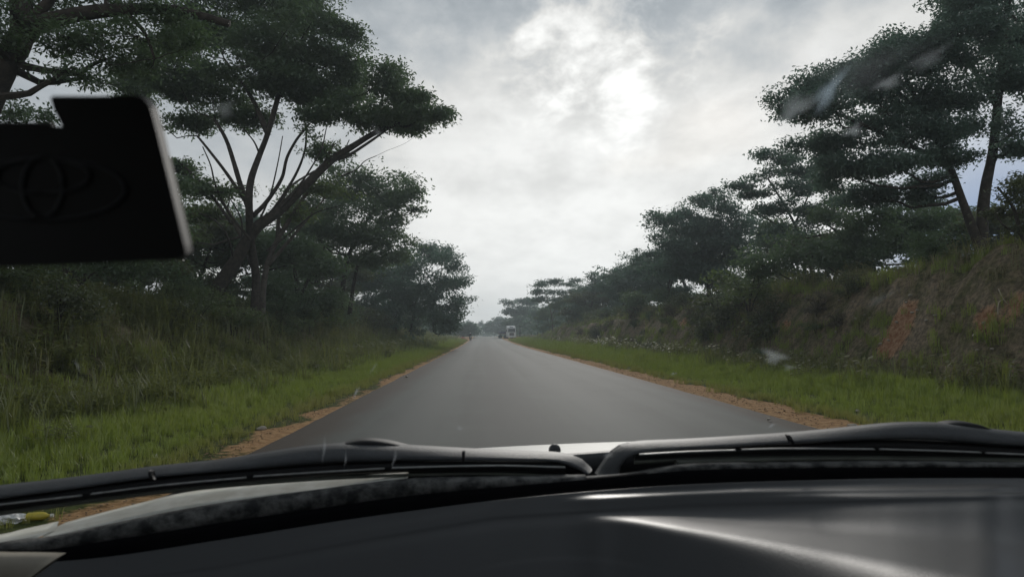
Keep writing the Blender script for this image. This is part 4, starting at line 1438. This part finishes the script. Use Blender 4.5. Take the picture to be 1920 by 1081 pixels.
band('windscreen_seal', [(-60, 1032), (0, 1021), (84, 1011), (150, 997), (240, 978), (310, 964), (420, 945), (560, 926), (760, 901), (900, 897), (1100, 893)],
     [(-60, 1046), (0, 1036), (84, 1036), (150, 1028), (240, 1013), (310, 1003), (420, 985), (560, 964), (760, 936), (900, 922), (1100, 908)], M_seal, car, .012, .02, .004)
band('windscreen_seal', [(1090, 897), (1180, 890), (1300, 872), (1500, 869), (1700, 867), (1920, 870), (2060, 874)], [(1090, 905), (1180, 896), (1300, 886), (1500, 880), (1700, 878), (1920, 881), (2060, 886)], M_seal, car, .012, .02, .004)
band('gap_shade_band', [(-60, 1040), (84, 1030), (240, 1006), (420, 978), (560, 957), (760, 929), (960, 910), (1120, 896), (1300, 880), (1500, 876), (1920, 874), (2060, 878)],
     [(-60, 1100), (84, 1090), (240, 1066), (420, 1040), (560, 1018), (760, 990), (960, 962), (1120, 946), (1300, 935), (1500, 930), (1920, 930), (2060, 935)], M_gap_black, car, .004, .01, 0)  # black strip standing for the shade in the gap between seal and dashboard


def build_hood():
    xs = np.linspace(-.62, 1.02, 30)
    ys = np.linspace(1.38, 3.1, 34)
    V = []
    for y in ys:
        for x in xs:
            t = y - 1.38
            z = 1.271 - .09 * t - .05 * t * t - .020 * ((x - .8) / .8) ** 2 - .30 * max(0.0, -.12 - x) ** 2 - .10 * max(0.0, -.12 - x)
            V.append((x - CX, y, z))
    i = np.arange(len(xs) * len(ys)).reshape(len(ys), len(xs))
    F = np.stack([i[:-1, :-1].ravel(), i[:-1, 1:].ravel(), i[1:, 1:].ravel(), i[1:, :-1].ravel()], 1)
    h = mesh_obj('bonnet', V, F, pmat('bonnet_white_dimmed', (.50, .50, .46), .5, .4, nscale=14, namp=.12), car, True)  # same white as the fender, darkened here to hold down the sky glare
    s = h.modifiers.new('thick', 'SOLIDIFY')
    s.thickness = .02
    s.offset = -1
    # washer nozzle
    q = cp(1040, 843, .32)
    bm = bmesh.new()
    bmesh.ops.create_uvsphere(bm, u_segments=16, v_segments=10, radius=.013)
    for v in bm.verts:
        v.co.z = max(v.co.z, -.004) * 1.0
    me = bpy.data.meshes.new('washer_nozzle')
    bm.to_mesh(me)
    bm.free()
    me.materials.append(M_rub)
    nz = bpy.data.objects.new('washer_nozzle', me)
    COL.objects.link(nz)
    nz.parent = car
    nz.location = (q.x - CX, q.y, q.z)


build_hood()


# dashboard: marches towards the viewer with a slope that decides what each patch mirrors
def build_dash():
    us = np.linspace(-400, 2420, 225)
    nv = 150
    ph = np.polyfit([900, 1150, 1300, 1500, 1700, 1850, 2100], [955, 966, 981, 1006, 1034, 1058, 1102], 3)
    pc = np.polyfit([400, 700, 930, 1300, 1920], [1065, 1010, 971, 947, 933], 3)
    top = catmull([(-260, 1090), (0, 1060), (200, 1043), (420, 1010), (640, 975), (840, 948), (960, 934), (1110, 920), (1300, 907), (1500, 900), (1700, 896), (1920, 896), (2200, 900)], 12)
    rows = []
    for u in us:
        v0 = float(np.interp(u, top[:, 0], top[:, 1]))
        hc = float(np.polyval(ph, max(u, 900)))
        hw = float(np.interp(u, [900, 1150, 1300, 1500, 1700, 1850, 2100], [4, 9, 20, 36, 50, 60, 70]))
        amp = float(ss(1000, 1300, u))
        cr = float(np.interp(u, [-260, 400, 700, 930, 1300, 1920, 2200], [1150, 1065, 1010, 971, 947, 933, 930]))
        s1 = float(np.interp(u, [1000, 1110, 1400, 1850, 2200], [938, 931, 918, 911, 909]))
        a1 = float(ss(1040, 1130, u) * (1 - ss(1840, 1960, u)))
        s2 = float(np.interp(u, [1300, 1500, 1920, 2200], [934, 928, 925, 925]))
        a2 = float(ss(1300, 1700, u))
        arc = 1046 + ((u - 1060) / 130) ** 2 * 14
        P = cp(u, v0, -.03)
        col = [P]
        vs = v0 + (1180 - v0) * np.linspace(0, 1, nv) ** 1.15
        for v in vs[1:]:
            sl = .58 + (.25 - .42 * float(ss(1250, 1950, u))) * amp * (1 - .7 * float(ss(hc - 8, hc + 8, v)))
            sl -= .68 * a1 * math.exp(-((v - s1) / 5.5) ** 2)
            sl -= .60 * a2 * math.exp(-((v - s2) / 3.5) ** 2)
            sl -= (.86 - .16 * float(ss(1350, 1800, u))) * amp * math.exp(-((v - hc) / hw) ** 2)
            sl += .5 * math.exp(-((v - cr) / 3.0) ** 2)
            sl -= .14 * math.exp(-((v - cr - 14) / 10) ** 2)
            sl -= .10 * math.exp(-((v - arc) / 5) ** 2) * float(ss(860, 930, u) * (1 - ss(1180, 1260, u)))
            sl -= .10 * math.exp(-((v - (cr - 22)) / 9) ** 2) * float(ss(500, 640, u) * (1 - ss(860, 960, u)))
            sl = max(sl, -.06)
            d = ray(u, v)
            kz = d.z / d.y
            z0, Y0 = col[-1].z, col[-1].y
            Y1 = (z0 - EYE.z - sl * Y0) / (kz - sl)
            Y1 = min(Y1, Y0 - 1e-5)
            col.append(EYE + d * (Y1 / d.y))
        rows.append(col)
    A = np.array([[tuple(p) for p in c] for c in rows])
    V = A.reshape(-1, 3) - OFF
    i = np.arange(len(us) * nv).reshape(len(us), nv)
    F = np.stack([i[:-1, :-1].ravel(), i[:-1, 1:].ravel(), i[1:, 1:].ravel(), i[1:, :-1].ravel()], 1)
    d = mesh_obj('dashboard', V, F, M_dash, car, True)
    s = d.modifiers.new('thick', 'SOLIDIFY')
    s.thickness = .012
    s.offset = -1 if d.data.polygons[0].normal.z > 0 else 1
    band('corner_trim', [(-80, 1046), (0, 1044), (60, 1044), (106, 1045)], [(-80, 1130), (0, 1120), (20, 1110), (35, 1100)], M_beige, car, -.12, .02, .004, 20)


build_dash()

# cabin shell: keeps the inside of the car dark
sh = MB()
RF = .34
pts = []
V, F = [], []
nx = 15
for j, y in enumerate((RF, RF - .06, RF - .4, -.4, -1.2)):
    for i in range(nx):
        u = i / (nx - 1) * 2 - 1
        V.append((u * .74, y + (.05 * (1 - u * u) if j == 0 else 0), 1.80 - .05 * u * u + (.02 if j > 1 else 0) - (.012 if j == 0 else 0)))
for j in range(4):
    for i in range(nx - 1):
        F.append((j * nx + i, j * nx + i + 1, (j + 1) * nx + i + 1, (j + 1) * nx + i))
rf = mesh_obj('roof', V, F, M_lining, car, True)
m_ = rf.modifiers.new('thick', 'SOLIDIFY')
m_.thickness = .03
m_.offset = 1
MB().box((0, -1.25, 1.25), (1.6, .06, 1.1)).build('rear_panel', M_lining, car)
for s in (-1, 1):
    b_ = Vector((s * .96, .90, 1.2))
    t_ = Vector((s * .74, RF, 1.76))
    MB().tube([b_, (b_ + t_) / 2 + Vector((s * .03, 0, .03)), t_], .035, 8).build('pillar', M_lining, car)
    MB().box((s * .93, -.2, .95), (.06, 2.1, .62)).build('door_panel', M_lining, car)
    MB().box((s * .80, -.95, 1.5), (.05, .3, .55)).build('pillar', M_lining, car)
MB().box((0, -.2, .62), (1.8, 2.1, .05)).build('cabin_floor', M_lining, car)
# windscreen: a clean pane
mgm, gnt, gout = mat('clear_glass')
tr = N(gnt, 'ShaderNodeBsdfTransparent', {'Color': (1, 1, 1, 1)})
gnt.links.new(tr.outputs[0], gout.inputs[0])
V, F = [], []
n1, n2 = 31, 13


def glass_pt(u, v):
    x0 = CX + u * .92
    a = Vector((x0, yb(x0) - .005, 1.262 - .01 * u * u))
    b = Vector((CX + u * .73, RF + .05 * (1 - u * u), 1.785 - .05 * u * u))
    return a + (b - a) * v + Vector((0, .02, .035)) * math.sin(math.pi * v)


for j in range(n2):
    for i in range(n1):
        V.append(tuple(glass_pt(i / (n1 - 1) * 2 - 1, j / (n2 - 1)) - Vector((CX, 0, 0))))
for j in range(n2 - 1):
    for i in range(n1 - 1):
        F.append((j * n1 + i, j * n1 + i + 1, (j + 1) * n1 + i + 1, (j + 1) * n1 + i))
gl = mesh_obj('windscreen', V, F, mgm, car, True)


def glass_hit(px, py):
    d = ray(px, py)
    best = None
    for j in range(61):
        for i in range(81):
            p = glass_pt(i / 40 - 1, j / 60)
            w = p - EYE
            k = (w - d * (w.dot(d) / d.dot(d))).length
            if best is None or k < best[0]:
                best = (k, w.length)
    return EYE + d.normalized() * (best[1] - .004)


def smudge_mat(name, op, col=(.8, .85, .9)):
    m, nt, out = mat(name)
    tc = N(nt, 'ShaderNodeTexCoord')
    u = N(nt, 'ShaderNodeAttribute', attribute_name='rad').outputs['Fac']
    n = N(nt, 'ShaderNodeTexNoise', {'Vector': tc.outputs['Object'], 'Scale': 45.0, 'Detail': 3.0}).outputs[0]
    a = M(nt, 'MULTIPLY', SMOOTH(nt, M(nt, 'ADD', u, M(nt, 'MULTIPLY', M(nt, 'SUBTRACT', n, .5), .6)), 1.0, .0), op)
    tp = N(nt, 'ShaderNodeBsdfTransparent')
    tl = N(nt, 'ShaderNodeBsdfTranslucent', {'Color': (*col, 1)})
    mx = N(nt, 'ShaderNodeMixShader', {0: a, 1: tp.outputs[0], 2: tl.outputs[0]})
    nt.links.new(mx.outputs[0], out.inputs[0])
    return m


def smudge(px, py, rx, ry, ang, m, k):
    """dried water mark on the inside of the glass"""
    c = glass_hit(px, py)
    s = (c - EYE).length / FPX
    right = CAMR @ Vector((1, 0, 0))
    up = CAMR @ Vector((0, 1, 0))
    fw = CAMR @ Vector((0, 0, -1))
    tilt = (up * .45 - fw * .9).normalized()
    V, rad, F = [(0, 0, 0)], [0], []
    up2 = (up + fw * -.9).normalized() * 1.35
    n = 22
    for l in (.35, .7, 1.0):
        for i in range(n):
            a = 2 * math.pi * i / n
            q = l * (1 + .25 * math.sin(3 * a + k) + .12 * math.sin(5 * a + k * 2))
            x, y = math.cos(a) * rx * q, math.sin(a) * ry * q
            X, Y_ = x * math.cos(ang) - y * math.sin(ang), x * math.sin(ang) + y * math.cos(ang)
            p = (right * X + up2 * Y_) * s
            V.append(tuple(p))
            rad.append(l)
    for i in range(n):
        F.append((0, 1 + i, 1 + (i + 1) % n))
        for l in range(2):
            F.append((1 + l * n + i, 1 + l * n + (i + 1) % n, 1 + (l + 1) * n + (i + 1) % n, 1 + (l + 1) * n + i))
    me = bpy.data.meshes.new('smudge')
    me.from_pydata(V, [], F)
    me.attributes.new('rad', 'FLOAT', 'POINT').data.foreach_set('value', np.array(rad, np.float32))
    me.materials.append(m)
    o = bpy.data.objects.new('smudge', me)
    COL.objects.link(o)
    o.parent = gl
    o.location = c - Vector((CX, 0, 0))


M_sm = smudge_mat('dried_water_mark', .2)
M_sm2 = smudge_mat('faint_water_mark', .10)
M_sm3 = smudge_mat('bluish_water_mark', .28, (.7, .85, 1.0))
M_sm4 = smudge_mat('thin_water_mark', .05)
for k, (px, py, rx, ry, ang, m) in enumerate([
        (1452, 668, 30, 17, -.3, M_sm), (1480, 688, 14, 8, 0, M_sm2), (1555, 170, 40, 18, 1.1, M_sm3), (1490, 205, 50, 22, .6, M_sm), (1600, 245, 20, 12, .2, M_sm), (1665, 155, 28, 12, .3, M_sm), (1740, 110, 40, 16, .4, M_sm2), (1620, 130, 110, 40, .3, M_sm4),
        (1650, 560, 34, 11, .6, M_sm4), (1262, 700, 4, 4, 0, M_sm), (668, 735, 20, 3.5, 1.0, M_sm), (700, 690, 22, 2.5, .9, M_sm2), (608, 840, 36, 4, 1.25, M_sm2), (648, 860, 20, 3, 1.3, M_sm2), (708, 248, 9, 8, 0, M_sm2),
        (862, 802, 9, 8, 0, M_sm2), (1447, 797, 9, 3, .8, M_sm), (915, 280, 26, 14, 0, M_sm2), (740, 858, 26, 4, 1.2, M_sm2), (420, 205, 26, 14, .3, M_sm2), (145, 685, 4, 12, -.1, M_sm2), (1140, 852, 12, 12, 0, M_sm2), (990, 597, 5, 3, .3, M_sm2)]):
    smudge(px, py, rx, ry, ang, m, k)


# ------------------------------------------------------------------ dark casing hanging inside the glass
def build_casing():
    D = .30
    mk = pmat('casing_black', (.006, .006, .008), .55, .3)
    me_ = pmat('casing_edge_sheen', (.34, .34, .34), .45, .4)
    mr = pmat('emblem_relief', (.06, .065, .078), .5, .4)
    outl = [(-150, 236), (104, 236), (118, 240), (100, 205), (94, 184), (100, 180), (180, 180), (250, 178), (267, 184), (281, 200), (294, 248), (324, 372), (346, 462), (348, 476), (338, 486), (180, 494), (0, 500), (-150, 506)]
    c0 = at(60, 360, D)
    r = empty('plastic_casing', c0, 'blurred black plastic casing with a faint oval emblem inside the windscreen at upper left', 'casing')
    o = np.array(c0)
    n = len(outl)
    front = [np.array(at(a, b, D)) - o for a, b in outl]
    cen = sum(front) / n
    th = np.array([0, .007, .002])
    V = [f for f in front] + [f + th for f in front]
    F = [tuple(range(n)), tuple(reversed(range(n, 2 * n)))] + [(i, (i + 1) % n, n + (i + 1) % n, n + i) for i in range(n)]
    mesh_obj('housing', V, F, mk, r)
    # bevelled rim along the right side, its reflected light painted as pale grey
    rim = [(248, 177), (268, 182), (282, 200), (295, 248), (325, 372), (347, 464), (349, 476)]
    wd = [1, 2, 3, 3, 3, 2, 1]
    A = [np.array(at(a, b, D - .001)) - o for a, b in rim]
    B = [np.array(at(a + w, b, D + .012)) - o for (a, b), w in zip(rim, wd)]
    B = [A[i] + (B[i] - A[i]) * .28 for i in range(len(A))]
    V = A + B + [b + np.array([0, .002, 0]) for b in B]
    k = len(rim)
    F = [(i, i + 1, k + i + 1, k + i) for i in range(k - 1)] + [(k + i, k + i + 1, 2 * k + i + 1, 2 * k + i) for i in range(k - 1)]
    mesh_obj('bevelled_rim', V, F, me_, r, True)
    tb = [np.array(at(a, b, D + .004)) - o for a, b in ((-150, 232), (0, 232), (100, 233))]
    MB().tube(tb, .0010, 6).build('top_edge', pmat('casing_top_sheen', (.12, .12, .12), .5, .4), r)  # soft light along the top edge, painted in as grey
    em = None
    for (cx, cy, rx, ry, a0) in ((80, 355, 155, 58, 0), (80, 330, 88, 33, 0), (80, 350, 38, 56, 0)):
        P = []
        for i in range(41):
            a = 2 * math.pi * i / 40
            P.append(np.array(at(cx + math.cos(a) * rx, cy + math.sin(a) * ry, D - .0006)) - o)
        e = MB().tube(P, .0008, 6).build('emblem_ring', mr, r, True)
    st = [np.array(at(-60, 300, D + .012)) - o, np.array(at(-190, 120, D + .03)) - o, np.array([CX - .66, .36, 1.76]) - o]
    MB().tube(st, .008, 8).build('mount_stalk', mk, r)


build_casing()
